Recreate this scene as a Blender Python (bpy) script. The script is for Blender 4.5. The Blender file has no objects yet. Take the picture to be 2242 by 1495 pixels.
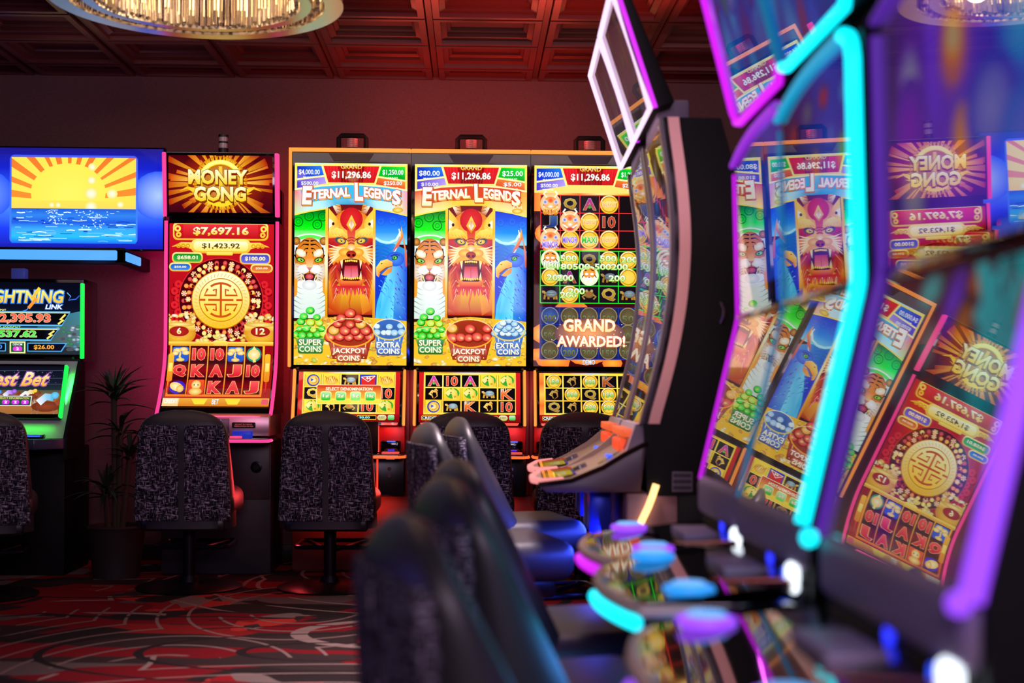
import bpy, bmesh, math, random
from mathutils import Vector, Matrix
R = random.Random(7)
PI = math.pi
C = bpy.context.scene.collection

# ---------------------------------------------------------------- camera, world, exposure
YAW = math.atan(86 / 2950.0)                 # the camera looks a little to the right of the back wall's normal
CAM_H = 1.10
cd = bpy.data.cameras.new('camera')
cd.sensor_width = 36.0
cd.lens = 2950.0 / 2242.0 * 36.0
cd.shift_y = (850.0 - 747.5) / 2242.0
cd.dof.use_dof = True
cd.dof.focus_distance = 8.05
cd.dof.aperture_fstop = 1.75
cam = bpy.data.objects.new('camera', cd)
C.objects.link(cam)
_r = math.radians(0.33)
cam.matrix_world = Matrix.Translation((0, 0, CAM_H)) @ Matrix.Rotation(-YAW, 4, 'Z') @ Matrix.Rotation(PI / 2, 4, 'X') @ Matrix.Rotation(_r, 4, 'Z')
bpy.context.scene.camera = cam

sc = bpy.context.scene
sc.view_settings.view_transform = 'Standard'
sc.view_settings.look = 'None'
sc.view_settings.exposure = 0.0
sc.view_settings.gamma = 1.0
sc.view_settings.use_curve_mapping = False
sc.cycles.max_bounces = 6
sc.cycles.sample_clamp_indirect = 4.0
w = bpy.data.worlds.new('dim_room'); sc.world = w
w.use_nodes = True
w.node_tree.nodes['Background'].inputs[0].default_value = (0.25, 0.16, 0.22, 1)
w.node_tree.nodes['Background'].inputs[1].default_value = 0.012


def lin(c):
    o = []
    for x in c[:3]:
        x = max(0.0, x) / 255.0
        o.append(x / 12.92 if x <= 0.04045 else ((x + 0.055) / 1.055) ** 2.4)
    return o


def area(name, loc, rot, size, size_y, col, power, spread=PI):
    d = bpy.data.lights.new(name, 'AREA')
    d.shape = 'RECTANGLE'; d.size = size; d.size_y = size_y
    d.color = col; d.energy = power; d.spread = spread
    o = bpy.data.objects.new(name, d); C.objects.link(o)
    o.location = loc; o.rotation_euler = rot
    return o


def point(name, loc, col, power, r=0.05):
    d = bpy.data.lights.new(name, 'POINT')
    d.color = col; d.energy = power; d.shadow_soft_size = r
    o = bpy.data.objects.new(name, d); C.objects.link(o); o.location = loc
    return o


def row(a, w, z=0.0):
    """right-hand bank: a = metres to the right, w = metres forward along the bank"""
    c, s = math.cos(YAW), math.sin(YAW)
    return Vector((a * c + w * s, -a * s + w * c, z))


# room lamps: dim downlights over the aisle, added red fill under the ceiling and soft fill from behind
area('aisle_downlight', (-1.7, 5.6, 3.0), (0, 0, 0), 2.0, 1.6, (1.0, 0.62, 0.6), 9)
area('rear_downlight', (-0.9, -0.8, 3.0), (0, 0, 0), 2.5, 1.5, (0.85, 0.7, 0.75), 22)
for _x in (-0.37, 0.34): area('bank_top_led_light', (_x, 8.07, 2.54), (PI, 0, 0), 0.5, 0.06, (1.0, 0.09, 0.05), 4)
area('ceiling_red_fill', (0.35, 6.35, 2.45), (PI, 0, 0), 1.3, 0.3, (1.0, 0.12, 0.08), 34, math.radians(115))  # added fill that reddens the ceiling; there is no cove
area('rear_fill', (0.5, -1.9, 2.6), (math.radians(72), 0, math.radians(10)), 2.4, 1.0, (0.86, 0.66, 0.92), 85)  # added soft fill for the chair backs and back wall, no real lamp
area('wall_wash', (-0.2, 7.3, 2.98), (math.radians(38), 0, 0), 4.5, 0.2, (1.0, 0.72, 0.72), 6)
area('left_bank_blue_glow', (-3.6, 3.2, 1.25), (0, math.radians(-90), 0), 0.8, 3.0, (0.16, 0.14, 1.0), 10)
area('seat_downlight', tuple(row(-0.05, 5.1, 3.0)), (0, 0, 0), 0.5, 1.2, (1.0, 0.80, 0.86), 38, math.radians(70))

# ---------------------------------------------------------------- object helpers
def tag(o, label=None, cat=None, group=None, kind=None):
    if label: o['label'] = label
    if cat: o['category'] = cat
    if group: o['group'] = group
    if kind: o['kind'] = kind
    return o


def thing(name, label, cat, loc=(0, 0, 0), rz=0.0, group=None):
    o = bpy.data.objects.new(name, None)
    o.empty_display_size = 0.1
    C.objects.link(o)
    o.location = loc; o.rotation_euler = (0, 0, rz)
    return tag(o, label, cat, group)


def copy_tree(o, parent=None):
    c = o.copy(); C.objects.link(c)
    if parent is not None:
        c.parent = parent
    for ch in list(o.children):
        copy_tree(ch, c)
    return c


def mesh_obj(name, me, m, parent=None, loc=None):
    o = bpy.data.objects.new(name, me)
    if m is not None and not me.materials:
        for q in (m if isinstance(m, (list, tuple)) else [m]):
            me.materials.append(q)
    C.objects.link(o)
    if parent is not None: o.parent = parent
    if loc is not None: o.location = loc
    return o


class MB:
    """collects shapes, builds ONE mesh object"""
    def __init__(s):
        s.bm = bmesh.new()

    def merge(s, b, M=None, smooth=False, mi=0):
        if M is not None: bmesh.ops.transform(b, matrix=M, verts=b.verts)
        for f in b.faces:
            f.smooth = smooth; f.material_index = mi
        me = bpy.data.meshes.new('t'); b.to_mesh(me); b.free()
        s.bm.from_mesh(me); bpy.data.meshes.remove(me)
        return s

    def box(s, x0, x1, y0, y1, z0, z1, bev=0.0, seg=2, M=None, mi=0):
        b = bmesh.new(); bmesh.ops.create_cube(b, size=1)
        for v in b.verts:
            v.co = Vector(((x0 + x1) / 2 + v.co.x * (x1 - x0), (y0 + y1) / 2 + v.co.y * (y1 - y0), (z0 + z1) / 2 + v.co.z * (z1 - z0)))
        if bev > 0:
            bmesh.ops.bevel(b, geom=list(b.edges), offset=bev, segments=seg, profile=0.5, affect='EDGES')
        return s.merge(b, M, bev > 0 and seg > 1, mi)

    def cyl(s, p0, p1, r0, r1=None, n=24, cap=True, M=None, mi=0):
        r1 = r0 if r1 is None else r1
        p0 = Vector(p0); p1 = Vector(p1); d = p1 - p0
        b = bmesh.new()
        bmesh.ops.create_cone(b, cap_ends=cap, segments=n, radius1=r0, radius2=r1, depth=d.length)
        q = Vector((0, 0, 1)).rotation_difference(d.normalized()).to_matrix().to_4x4()
        bmesh.ops.transform(b, matrix=Matrix.Translation((p0 + p1) / 2) @ q, verts=b.verts)
        return s.merge(b, M, True, mi)

    def tube(s, pts, r, n=8, closed=False, M=None, mi=0, cap=True):
        pts = [Vector(p) for p in pts]
        N = len(pts); b = bmesh.new(); rings = []
        up = None
        for i, p in enumerate(pts):
            if closed: t = pts[(i + 1) % N] - pts[i - 1]
            else: t = pts[min(i + 1, N - 1)] - pts[max(i - 1, 0)]
            t.normalize()
            if up is None:
                up = Vector((0, 0, 1)) if abs(t.z) < 0.9 else Vector((1, 0, 0))
            side = t.cross(up)
            if side.length < 1e-4: side = t.cross(Vector((0, 1, 0.1)))
            side.normalize(); u2 = side.cross(t).normalized(); up = u2
            rr = r(i / max(1, N - 1)) if callable(r) else r
            rings.append([b.verts.new(p + side * rr * math.cos(2 * PI * k / n) + u2 * rr * math.sin(2 * PI * k / n)) for k in range(n)])
        for i in range(N if closed else N - 1):
            a, c = rings[i], rings[(i + 1) % N]
            for k in range(n):
                b.faces.new((a[k], a[(k + 1) % n], c[(k + 1) % n], c[k]))
        if cap and not closed:
            b.faces.new(rings[0][::-1]); b.faces.new(rings[-1])
        bmesh.ops.recalc_face_normals(b, faces=b.faces)
        return s.merge(b, M, True, mi)

    def prism(s, poly, x0, x1, bev=0.0, axis='x', M=None, smooth=False, mi=0):
        """poly: list of (p,q) in the plane across the axis (x: (y,z); z: (x,y); y: (x,z))"""
        b = bmesh.new()
        def P(p, q, t):
            return {'x': (t, p, q), 'y': (p, t, q), 'z': (p, q, t)}[axis]
        A = [b.verts.new(P(p, q, x0)) for p, q in poly]
        B = [b.verts.new(P(p, q, x1)) for p, q in poly]
        n = len(poly)
        b.faces.new(A); b.faces.new(B[::-1])
        for i in range(n):
            b.faces.new((A[i], B[i], B[(i + 1) % n], A[(i + 1) % n]))
        bmesh.ops.recalc_face_normals(b, faces=b.faces)
        if bev > 0:
            ed = [e for e in b.edges if e.calc_face_angle(0) > 0.5]
            bmesh.ops.bevel(b, geom=ed, offset=bev, segments=2, profile=0.5, affect='EDGES')
        return s.merge(b, M, smooth, mi)

    def lathe(s, prof, c=(0, 0, 0), n=40, M=None, mi=0):
        b = bmesh.new(); rings = []
        for r, z in prof:
            if r < 1e-6: rings.append([b.verts.new((c[0], c[1], c[2] + z))])
            else: rings.append([b.verts.new((c[0] + r * math.cos(2 * PI * k / n), c[1] + r * math.sin(2 * PI * k / n), c[2] + z)) for k in range(n)])
        for A, B in zip(rings, rings[1:]):
            if len(A) == 1 and len(B) == 1: continue
            for k in range(n):
                k2 = (k + 1) % n
                if len(A) == 1: b.faces.new((A[0], B[k], B[k2]))
                elif len(B) == 1: b.faces.new((A[k], A[k2], B[0]))
                else: b.faces.new((A[k], A[k2], B[k2], B[k]))
        bmesh.ops.recalc_face_normals(b, faces=b.faces)
        return s.merge(b, M, True, mi)

    def grid(s, nu, nv, fn, closed_u=False, cap=False, M=None, mi=0, smooth=True):
        b = bmesh.new()
        V = [[b.verts.new(fn(i / (nu if closed_u else nu - 1), j / (nv - 1))) for i in range(nu)] for j in range(nv)]
        for j in range(nv - 1):
            for i in range(nu if closed_u else nu - 1):
                i2 = (i + 1) % nu
                b.faces.new((V[j][i], V[j][i2], V[j + 1][i2], V[j + 1][i]))
        if cap:
            b.faces.new(V[0][::-1]); b.faces.new(V[-1])
        bmesh.ops.recalc_face_normals(b, faces=b.faces)
        return s.merge(b, M, smooth, mi)

    def slab(s, nu, nv, fn, off, M=None, mi=0):
        """a sheet with thickness: fn(u,v)->point, off(u,v)->vector to its back"""
        b = bmesh.new()
        F = [[b.verts.new(fn(i / (nu - 1), j / (nv - 1))) for i in range(nu)] for j in range(nv)]
        K = [[b.verts.new(Vector(fn(i / (nu - 1), j / (nv - 1))) + Vector(off(i / (nu - 1), j / (nv - 1)))) for i in range(nu)] for j in range(nv)]
        for j in range(nv - 1):
            for i in range(nu - 1):
                b.faces.new((F[j][i], F[j][i + 1], F[j + 1][i + 1], F[j + 1][i]))
                b.faces.new((K[j][i], K[j + 1][i], K[j + 1][i + 1], K[j][i + 1]))
        for j in range(nv - 1):
            b.faces.new((F[j][0], F[j + 1][0], K[j + 1][0], K[j][0]))
            b.faces.new((F[j][-1], K[j][-1], K[j + 1][-1], F[j + 1][-1]))
        for i in range(nu - 1):
            b.faces.new((F[0][i], K[0][i], K[0][i + 1], F[0][i + 1]))
            b.faces.new((F[-1][i], F[-1][i + 1], K[-1][i + 1], K[-1][i]))
        bmesh.ops.recalc_face_normals(b, faces=b.faces)
        return s.merge(b, M, True, mi)

    def build(s, name, m, parent=None, loc=None):
        me = bpy.data.meshes.new(name)
        s.bm.to_mesh(me); s.bm.free()
        try: me.set_sharp_from_angle(angle=math.radians(40))
        except Exception: pass
        return mesh_obj(name, me, m, parent, loc)


# ---------------------------------------------------------------- materials
MATS = {}


def mat(name, col=(128, 128, 128), rough=0.5, metal=0.0, spec=0.5, ior=1.5, em=None, es=0.0, coat=0.0, trans=0.0):
    if name in MATS: return MATS[name]
    m = bpy.data.materials.new(name); m.use_nodes = True
    p = m.node_tree.nodes['Principled BSDF']
    p.inputs['Base Color'].default_value = (*lin(col), 1)
    p.inputs['Roughness'].default_value = rough
    p.inputs['Metallic'].default_value = metal
    p.inputs['Specular IOR Level'].default_value = spec
    p.inputs['IOR'].default_value = ior
    p.inputs['Coat Weight'].default_value = coat
    p.inputs['Transmission Weight'].default_value = trans
    if em is not None:
        p.inputs['Emission Color'].default_value = (*lin(em), 1)
        p.inputs['Emission Strength'].default_value = es
    MATS[name] = m
    return m


def nodes(m):
    return m.node_tree.nodes, m.node_tree.links


def glow(name, col, es):
    return mat(name, (10, 10, 10), 0.4, em=col, es=es)


def art_mat(name, strength, gloss, rough=0.03):
    """a lit display: colours from the drawn picture, under glossy glass"""
    m = bpy.data.materials.new(name); m.use_nodes = True
    N, L = nodes(m); N.clear()
    out = N.new('ShaderNodeOutputMaterial')
    at = N.new('ShaderNodeAttribute'); at.attribute_name = 'Col'
    e = N.new('ShaderNodeEmission'); e.inputs[1].default_value = strength
    L.new(at.outputs['Color'], e.inputs[0])
    g = N.new('ShaderNodeBsdfGlossy'); g.inputs['Roughness'].default_value = rough
    g.inputs['Color'].default_value = (1, 1, 1, 1)
    lw = N.new('ShaderNodeFresnel'); lw.inputs[0].default_value = gloss
    mx = N.new('ShaderNodeMixShader')
    L.new(lw.outputs[0], mx.inputs[0]); L.new(e.outputs[0], mx.inputs[1]); L.new(g.outputs[0], mx.inputs[2])
    L.new(mx.outputs[0], out.inputs[0])
    return m


M_DISPLAY = art_mat('display_glass', 1.12, 1.2)
M_DIM = art_mat('dark_display_glass', 0.85, 7.0, 0.015)
M_CURVE = art_mat('curved_display_glass', 0.8, 7.0, 0.02)
BLACK = mat('black_plastic', (14, 13, 15), 0.35)
M_GLASSDECK = mat('black_glass_deck', (6, 6, 8), 0.04, ior=5.0)
GLOSSBLACK = mat('gloss_black_plastic', (8, 8, 10), 0.08, coat=0.5)
MATTEBLACK = mat('matte_black_steel', (7, 7, 9), 0.6, spec=0.25)
REDPANEL = mat('red_lacquer_panel', (150, 26, 30), 0.35)
CHROME = mat('brushed_chrome_trim', (210, 190, 188), 0.25, 1.0)
GREYPANEL = mat('grey_plastic_panel', (138, 124, 150), 0.5)
LEATHER = mat('black_leather', (44, 42, 46), 0.42)
STEEL = mat('dark_painted_steel', (24, 24, 30), 0.35, 0.6)

# ---------------------------------------------------------------- drawing toolkit for what the displays show
GL = {}


def glyphs(txt, bold, shear):
    k = (txt, round(bold, 4), shear)
    if k in GL: return GL[k]
    cu = bpy.data.curves.new('g', 'FONT')
    cu.body = txt; cu.offset = bold; cu.shear = shear; cu.resolution_u = 2; cu.fill_mode = 'FRONT'
    o = bpy.data.objects.new('g', cu)
    me = bpy.data.meshes.new_from_object(o)
    V = [(v.co.x, v.co.y) for v in me.vertices]
    F = [tuple(p.vertices) for p in me.polygons]
    bpy.data.objects.remove(o); bpy.data.meshes.remove(me); bpy.data.curves.remove(cu)
    GL[k] = (V, F)
    return GL[k]


def mixc(a, b, t):
    return tuple(a[i] + (b[i] - a[i]) * t for i in range(3))


class Art:
    def __init__(s, w, h):
        s.w, s.h = w, h; s.V = []; s.F = []; s.K = []; s.z = 0; s.clip = (0, 0, w, h)
        s.T = (1, 1, 0, 0); s.dim = 1.0

    def t(s, x, y):
        return (s.T[0] * x + s.T[2], s.T[1] * y + s.T[3])

    def at(s, x, y, sx=1, sy=None):
        s.T = (sx, sx if sy is None else sy, x, y); return s

    def home(s):
        s.T = (1, 1, 0, 0); return s

    def panel(s, x0, y0, x1, y1):
        s.clip = (x0, y0, x1, y1); return s

    def full(s):
        s.clip = (0, 0, s.w, s.h); return s

    def _emit(s, P):
        """P: list of (x,y,(r,g,b)) clipped and appended"""
        x0, y0, x1, y1 = s.clip
        for ax, lim, sg in ((0, x0, 1), (0, x1, -1), (1, y0, 1), (1, y1, -1)):
            if all((p[ax] - lim) * sg >= 0 for p in P): continue
            Q = []
            for i in range(len(P)):
                a, b = P[i - 1], P[i]
                da, db = (a[ax] - lim) * sg, (b[ax] - lim) * sg
                if (da < 0) != (db < 0):
                    t = da / (da - db)
                    Q.append((a[0] + (b[0] - a[0]) * t, a[1] + (b[1] - a[1]) * t, mixc(a[2], b[2], t)))
                if db >= 0: Q.append(b)
            P = Q
            if len(P) < 3: return
        n = len(s.V)
        for x, y, c in P:
            s.V.append((x, y, s.z)); s.K.append(tuple(k * s.dim for k in c))
        s.F.append(tuple(range(n, n + len(P))))

    def poly(s, pts, col):
        s.z += 1
        P = []
        for i, (x, y) in enumerate(pts):
            c = col(x, y) if callable(col) else (col[i] if isinstance(col[0], (tuple, list)) else col)
            P.append((*s.t(x, y), c))
        s._emit(P); return s

    def fan(s, c, pts, ccol, ecol):
        s.z += 1
        cx, cy = s.t(*c); n = len(pts)
        for i in range(n):
            a = s.t(*pts[i]); b = s.t(*pts[(i + 1) % n])
            ca = ecol[i] if isinstance(ecol[0], (tuple, list)) else ecol
            cb = ecol[(i + 1) % n] if isinstance(ecol[0], (tuple, list)) else ecol
            s._emit([(cx, cy, ccol), (*a, ca), (*b, cb)])
        return s

    def rect(s, x0, y0, x1, y1, c, c2=None, hor=False):
        c2 = c2 or c
        return s.poly([(x0, y0), (x1, y0), (x1, y1), (x0, y1)], [c, c2, c2, c] if hor else [c, c, c2, c2])

    def grad(s, x0, y0, x1, y1, cols, hor=False):
        n = len(cols) - 1
        for i in range(n):
            a, b = i / n, (i + 1) / n
            if hor: s.rect(x0 + (x1 - x0) * a, y0, x0 + (x1 - x0) * b, y1, cols[i], cols[i + 1], True)
            else: s.rect(x0, y0 + (y1 - y0) * a, x1, y0 + (y1 - y0) * b, cols[i], cols[i + 1])
            s.z -= 1
        s.z += 1
        return s

    def rr(s, x0, y0, x1, y1, r, c, c2=None):
        c2 = c2 or c
        P = []
        for cx, cy, a0 in ((x1 - r, y0 + r, -90), (x1 - r, y1 - r, 0), (x0 + r, y1 - r, 90), (x0 + r, y0 + r, 180)):
            for k in range(5):
                a = math.radians(a0 + k * 22.5); P.append((cx + r * math.cos(a), cy + r * math.sin(a)))
        return s.poly(P, lambda x, y: mixc(c, c2, (y - y0) / (y1 - y0)))

    def ell(s, cx, cy, rx, ry, cc, ec=None, n=22, rot=0, a0=0, a1=360):
        ec = ec or cc
        cr, sr = math.cos(math.radians(rot)), math.sin(math.radians(rot))
        P = []
        for k in range(n if a1 - a0 >= 360 else n + 1):
            a = math.radians(a0 + (a1 - a0) * k / n); x, y = rx * math.cos(a), ry * math.sin(a)
            P.append((cx + x * cr - y * sr, cy + x * sr + y * cr))
        if a1 - a0 >= 360: return s.fan((cx, cy), P, cc, ec)
        return s.poly(P, ec)

    def ring(s, cx, cy, r0, r1, c, n=26, ry=1.0, a0=0, a1=360, c2=None):
        s.z += 1; c2 = c2 or c
        for k in range(n):
            a, b = math.radians(a0 + (a1 - a0) * k / n), math.radians(a0 + (a1 - a0) * (k + 1) / n)
            q = [(cx + r * math.cos(t), cy + r * ry * math.sin(t)) for r, t in ((r0, a), (r1, a), (r1, b), (r0, b))]
            s._emit([(*s.t(*p), mixc(c, c2, (p[1] - cy + r1) / (2 * r1))) for p in q])
        return s

    def line(s, pts, wd, c, c2=None, taper=False):
        s.z += 1; n = len(pts); c2 = c2 or c
        L = []
        for i, (x, y) in enumerate(pts):
            a = pts[max(0, i - 1)]; b = pts[min(n - 1, i + 1)]
            dx, dy = b[0] - a[0], b[1] - a[1]; l = math.hypot(dx, dy) or 1
            hw = wd / 2 * ((1 - i / (n - 1) * 0.95) if taper else 1)
            L.append(((x - dy / l * hw, y + dx / l * hw), (x + dy / l * hw, y - dx / l * hw), mixc(c, c2, i / (n - 1))))
        for A, B in zip(L, L[1:]):
            s._emit([(*s.t(*A[0]), A[2]), (*s.t(*A[1]), A[2]), (*s.t(*B[1]), B[2]), (*s.t(*B[0]), B[2])])
        return s

    def arc(s, cx, cy, rx, ry, a0, a1, wd, c, n=14):
        return s.line([(cx + rx * math.cos(math.radians(a0 + (a1 - a0) * k / n)), cy + ry * math.sin(math.radians(a0 + (a1 - a0) * k / n))) for k in range(n + 1)], wd, c)

    def rays(s, cx, cy, r0, r1, n, c0, c1, wd=0.5, jit=0.0, seed=1):
        q = random.Random(seed); s.z += 1
        for k in range(n):
            a = 2 * PI * (k + jit * (q.random() - .5)) / n; h = PI / n * wd * (1 + jit * (q.random() - .5))
            rr1 = r1 * (1 - jit * .4 * q.random())
            P = [(cx + r0 * math.cos(a - h * .3), cy + r0 * math.sin(a - h * .3)), (cx + r0 * math.cos(a + h * .3), cy + r0 * math.sin(a + h * .3)),
                 (cx + rr1 * math.cos(a + h), cy + rr1 * math.sin(a + h)), (cx + rr1 * math.cos(a - h), cy + rr1 * math.sin(a - h))]
            s._emit([(*s.t(*P[0]), c0), (*s.t(*P[1]), c0), (*s.t(*P[2]), c1), (*s.t(*P[3]), c1)])
        return s

    def text(s, x0, y0, x1, y1, txt, c, c2=None, bold=0.015, ol=None, ow=0.03, shear=0.0, arch=0.0, slant=0.0):
        """fitted to the box; ol = outline colour"""
        c2 = c2 or c
        bV, _ = glyphs(txt, bold, shear)
        if not bV: return s
        mnx, mxx = min(v[0] for v in bV), max(v[0] for v in bV); mny, mxy = min(v[1] for v in bV), max(v[1] for v in bV)
        for bo, ca, cb in (([(bold + ow, ol, ol)] if ol else []) + [(bold, c, c2)]):
            V, F = glyphs(txt, bo, shear); s.z += 1
            for f in F:
                P = []
                for i in f:
                    u = (V[i][0] - mnx) / (mxx - mnx); q = (mxy - V[i][1]) / (mxy - mny)
                    P.append((*s.t(x0 + (x1 - x0) * u, y0 + (y1 - y0) * q + arch * (2 * u - 1) ** 2 + slant * (u - .5)), mixc(ca, cb, min(1, max(0, q)))))
                s._emit(P)
        return s

    def build(s, name, m, parent, wm, hm, y=0.0, z0=0.0, cuts=(), deform=None, xcuts=(), dz=1e-5, x0=0.0):
        """wm x hm metres, bottom edge at z0; faces -Y"""
        me = bpy.data.meshes.new(name)
        co = [((x / s.w - .5) * wm + x0, y - k * dz, z0 + (1 - yy / s.h) * hm) for x, yy, k in s.V]
        me.from_pydata(co, [], s.F)
        a = me.color_attributes.new('Col', 'FLOAT_COLOR', 'POINT')
        buf = []
        for c in s.K: buf += [*lin(c), 1.0]
        a.data.foreach_set('color', buf)
        b = bmesh.new(); b.from_mesh(me)
        for f in b.faces:
            if f.normal.y > 0: f.normal_flip()
        for zc in cuts:
            bmesh.ops.bisect_plane(b, geom=list(b.verts) + list(b.edges) + list(b.faces), plane_co=(0, 0, zc), plane_no=(0, 0, 1), dist=1e-6)
        if deform:
            for v in b.verts: v.co = Vector(deform(v.co))
            b.normal_update()
        b.to_mesh(me); b.free()
        return mesh_obj(name, me, m, parent)


GOLD = (255, 205, 50); LGOLD = (255, 236, 130); DGOLD = (200, 120, 15); WHITE = (255, 255, 255); BLK = (10, 8, 12); RED = (220, 25, 35)


def coins(A, x0, y0, x1, y1, n, seed=3, pal=None):
    q = random.Random(seed)
    pal = pal or [(255, 225, 70), (250, 200, 40), (255, 245, 150), (225, 150, 30), (190, 215, 50), (255, 250, 200)]
    for _ in range(n):
        x, y = q.uniform(x0, x1), q.uniform(y0, y1); c = q.choice(pal); r = q.uniform(3, 8)
        A.ell(x, y, r, r * q.uniform(.45, .75), mixc(c, WHITE, .3), mixc(c, (120, 60, 0), .25), 9, q.uniform(-40, 40))
        if q.random() < .4: A.line([(x - r, y + r * .5), (x + r * .3, y + r * .7)], .7, (110, 60, 5))


def coin(A, x, y, r, txt=None, tc=WHITE, tc2=(90, 200, 70), base=(250, 200, 45)):
    A.ell(x, y, r, r, DGOLD, DGOLD, 20)
    A.ell(x, y, r * .97, r * .97, mixc(base, WHITE, .25), base, 20)
    A.ring(x, y, r * .74, r * .84, mixc(base, (120, 60, 0), .45), 20)
    A.arc(x, y, r * .9, r * .9, 200, 300, r * .09, mixc(base, WHITE, .8), 8)
    if txt:
        A.text(x - r * .68, y - r * .33, x + r * .68, y + r * .36, txt, tc, tc2, .02, (60, 100, 20), .035)


def nugget_bowl(A, cx, y_rim, rx, ry, top, c1, c2, cr, seed, full=True):
    """bowl with a heap of round coins"""
    q = random.Random(seed)
    A.poly([(cx - rx, y_rim), (cx + rx, y_rim), (cx + rx * .72, y_rim + ry * 1.9), (cx - rx * .72, y_rim + ry * 1.9)], [mixc(cr, WHITE, .2), cr, mixc(cr, BLK, .3), mixc(cr, BLK, .3)])
    for k in (-.7, -.3, .3, .7):
        A.line([(cx + k * rx, y_rim + ry * .6), (cx + k * rx * .85, y_rim + ry * 1.8)], 2, mixc(c2, WHITE, .4))
    A.ell(cx, y_rim, rx, ry, mixc(cr, BLK, .35), mixc(cr, BLK, .15))
    H = y_rim - top
    lev = 5 if full else 2
    for L in range(lev):
        f = L / lev
        ww = rx * (1 - f) * .86 if full else rx * .75
        n = max(1, int(5 * (1 - f) + .9))
        for k in range(n):
            x = cx + (0 if n == 1 else (k / (n - 1) - .5) * 2 * ww) + q.uniform(-2, 2)
            y = y_rim + ry * .35 - f * (H + ry * .3) + q.uniform(-2, 2) + (abs(x - cx) / rx) * -3
            r = rx * q.uniform(.2, .27)
            a = c1 if q.random() < .55 else c2
            A.ell(x, y, r, r * .85, mixc(a, BLK, .35), mixc(a, BLK, .45), 14)
            A.ell(x - r * .08, y - r * .1, r * .88, r * .72, mixc(a, WHITE, .45), a, 14)
            A.ell(x + r * .1, y, r * .42, r * .3, LGOLD if a == c1 else mixc(a, WHITE, .6), mixc(a, WHITE, .3), 8, 20)
    A.arc(cx, y_rim, rx, ry, 0, 180, 3.2, mixc(GOLD, c1, .25), 18)
    A.arc(cx, y_rim, rx * 1.02, ry * 1.05, 180, 360, 1.3, mixc(c2, WHITE, .6), 18)


def tiger(A, bg=True):
    """panel 68 x 245 (local origin at the panel's top-left)"""
    if bg:
        A.grad(0, 0, 70, 75, [(0, 90, 30), (0, 130, 30), (0, 215, 20), (10, 250, 20), (170, 255, 170)])
        for k, (x, y) in enumerate(((15, 14), (48, 8), (32, 28), (62, 28), (8, 40), (50, 46))):
            A.ring(x, y, 9, 11, (0, 100, 30), 14); A.ring(x, y, 4, 5.2, (0, 130, 35), 10)
        A.rect(0, 75, 70, 250, (225, 240, 240), (225, 235, 225))
        A.arc(34, 92, 40, 22, 190, 350, 9, (245, 255, 245), 16)
        A.arc(34, 96, 40, 24, 190, 350, 7, (90, 240, 80), 16)
    # chest
    A.poly([(2, 150), (66, 150), (70, 250), (0, 250)], [(250, 250, 250), (250, 250, 250), (215, 235, 225), (215, 235, 225)])
    for k in range(6):
        A.line([(0, 178 + k * 11), (14, 186 + k * 11), (26, 187 + k * 11)], 2.2, (120, 150, 140), (235, 240, 240), True)
        A.line([(70, 176 + k * 11), (56, 185 + k * 11), (44, 187 + k * 11)], 2.2, (120, 150, 140), (235, 240, 240), True)
    A.poly([(0, 140), (8, 150), (6, 200), (0, 205)], (250, 160, 40)); A.poly([(69, 140), (62, 150), (63, 195), (69, 200)], (250, 160, 40))
    # ears, head
    A.ell(4, 82, 9, 9, (235, 160, 60), (120, 60, 20)); A.ell(64, 82, 9, 9, (235, 160, 60), (120, 60, 20))
    A.ell(33.5, 122, 33, 48, (245, 150, 50), (215, 120, 30))
    for sgn in (-1, 1):
        X = lambda x: 33.5 + sgn * x
        A.ell(X(24), 150, 13, 20, (240, 235, 225), (225, 190, 150), 14, sgn * 20)
        for k in range(6):
            A.line([(X(20), 140 + k * 5), (X(34), 136 + k * 8)], 1.5, (70, 50, 40), (200, 190, 180), True)
        A.ell(X(19), 108, 12, 8, (255, 255, 250), (250, 220, 170), 14, sgn * -25)
        A.ell(X(13), 143, 14, 10, WHITE, (235, 230, 225), 14, sgn * 10)
        # eye
        A.ell(X(19.5), 123, 9.5, 5.6, (25, 18, 12), (25, 18, 12), 12, sgn * -14)
        A.ell(X(19.5), 123.3, 7.6, 4.2, (210, 255, 90), (90, 200, 50), 12, sgn * -14)
        A.ell(X(18), 123, 2.2, 3, BLK); A.ell(X(17.3), 122, .9, .9, WHITE)
        # stripes
        for (x0, y0, x1, y1, x2, y2, ww) in ((2, 82, 12, 80, 22, 88, 4), (2, 90, 13, 89, 24, 98, 4), (3, 98, 10, 99, 15, 106, 3.4), (28, 96, 31, 106, 30, 118, 3.6), (33, 112, 28, 122, 27, 132, 3.2), (6, 106, 8, 112, 8, 118, 2.4)):
            A.line([(X(x0), y0), (X(x1), y1), (X(x2), y2)], ww, (25, 15, 10), (60, 30, 15), True)
        A.line([(X(0), 152), (X(9), 156), (X(17), 153)], 1.4, (80, 50, 50))
    A.poly([(25, 118), (42, 118), (40, 140), (27, 140)], [(240, 140, 40), (240, 140, 40), (255, 210, 150), (255, 210, 150)])
    A.poly([(27, 139), (40, 139), (33.5, 147)], [(230, 150, 140), (230, 150, 140), (170, 80, 80)])
    A.line([(33.5, 146), (33.5, 152)], 1.3, (90, 40, 40))
    A.ell(33.5, 162, 16, 10, (40, 14, 14), (60, 25, 20))
    A.ell(33.5, 159.5, 9, 6.5, (235, 110, 120), (190, 50, 70))
    for sgn in (-1, 1):
        A.poly([(33.5 + sgn * 12, 157), (33.5 + sgn * 15.5, 158), (33.5 + sgn * 12.5, 167)], LGOLD)
        A.poly([(33.5 + sgn * 9, 170), (33.5 + sgn * 12, 170), (33.5 + sgn * 11.5, 161)], WHITE)
    A.ell(33.5, 178, 16, 11, WHITE, (215, 220, 220))


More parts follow.
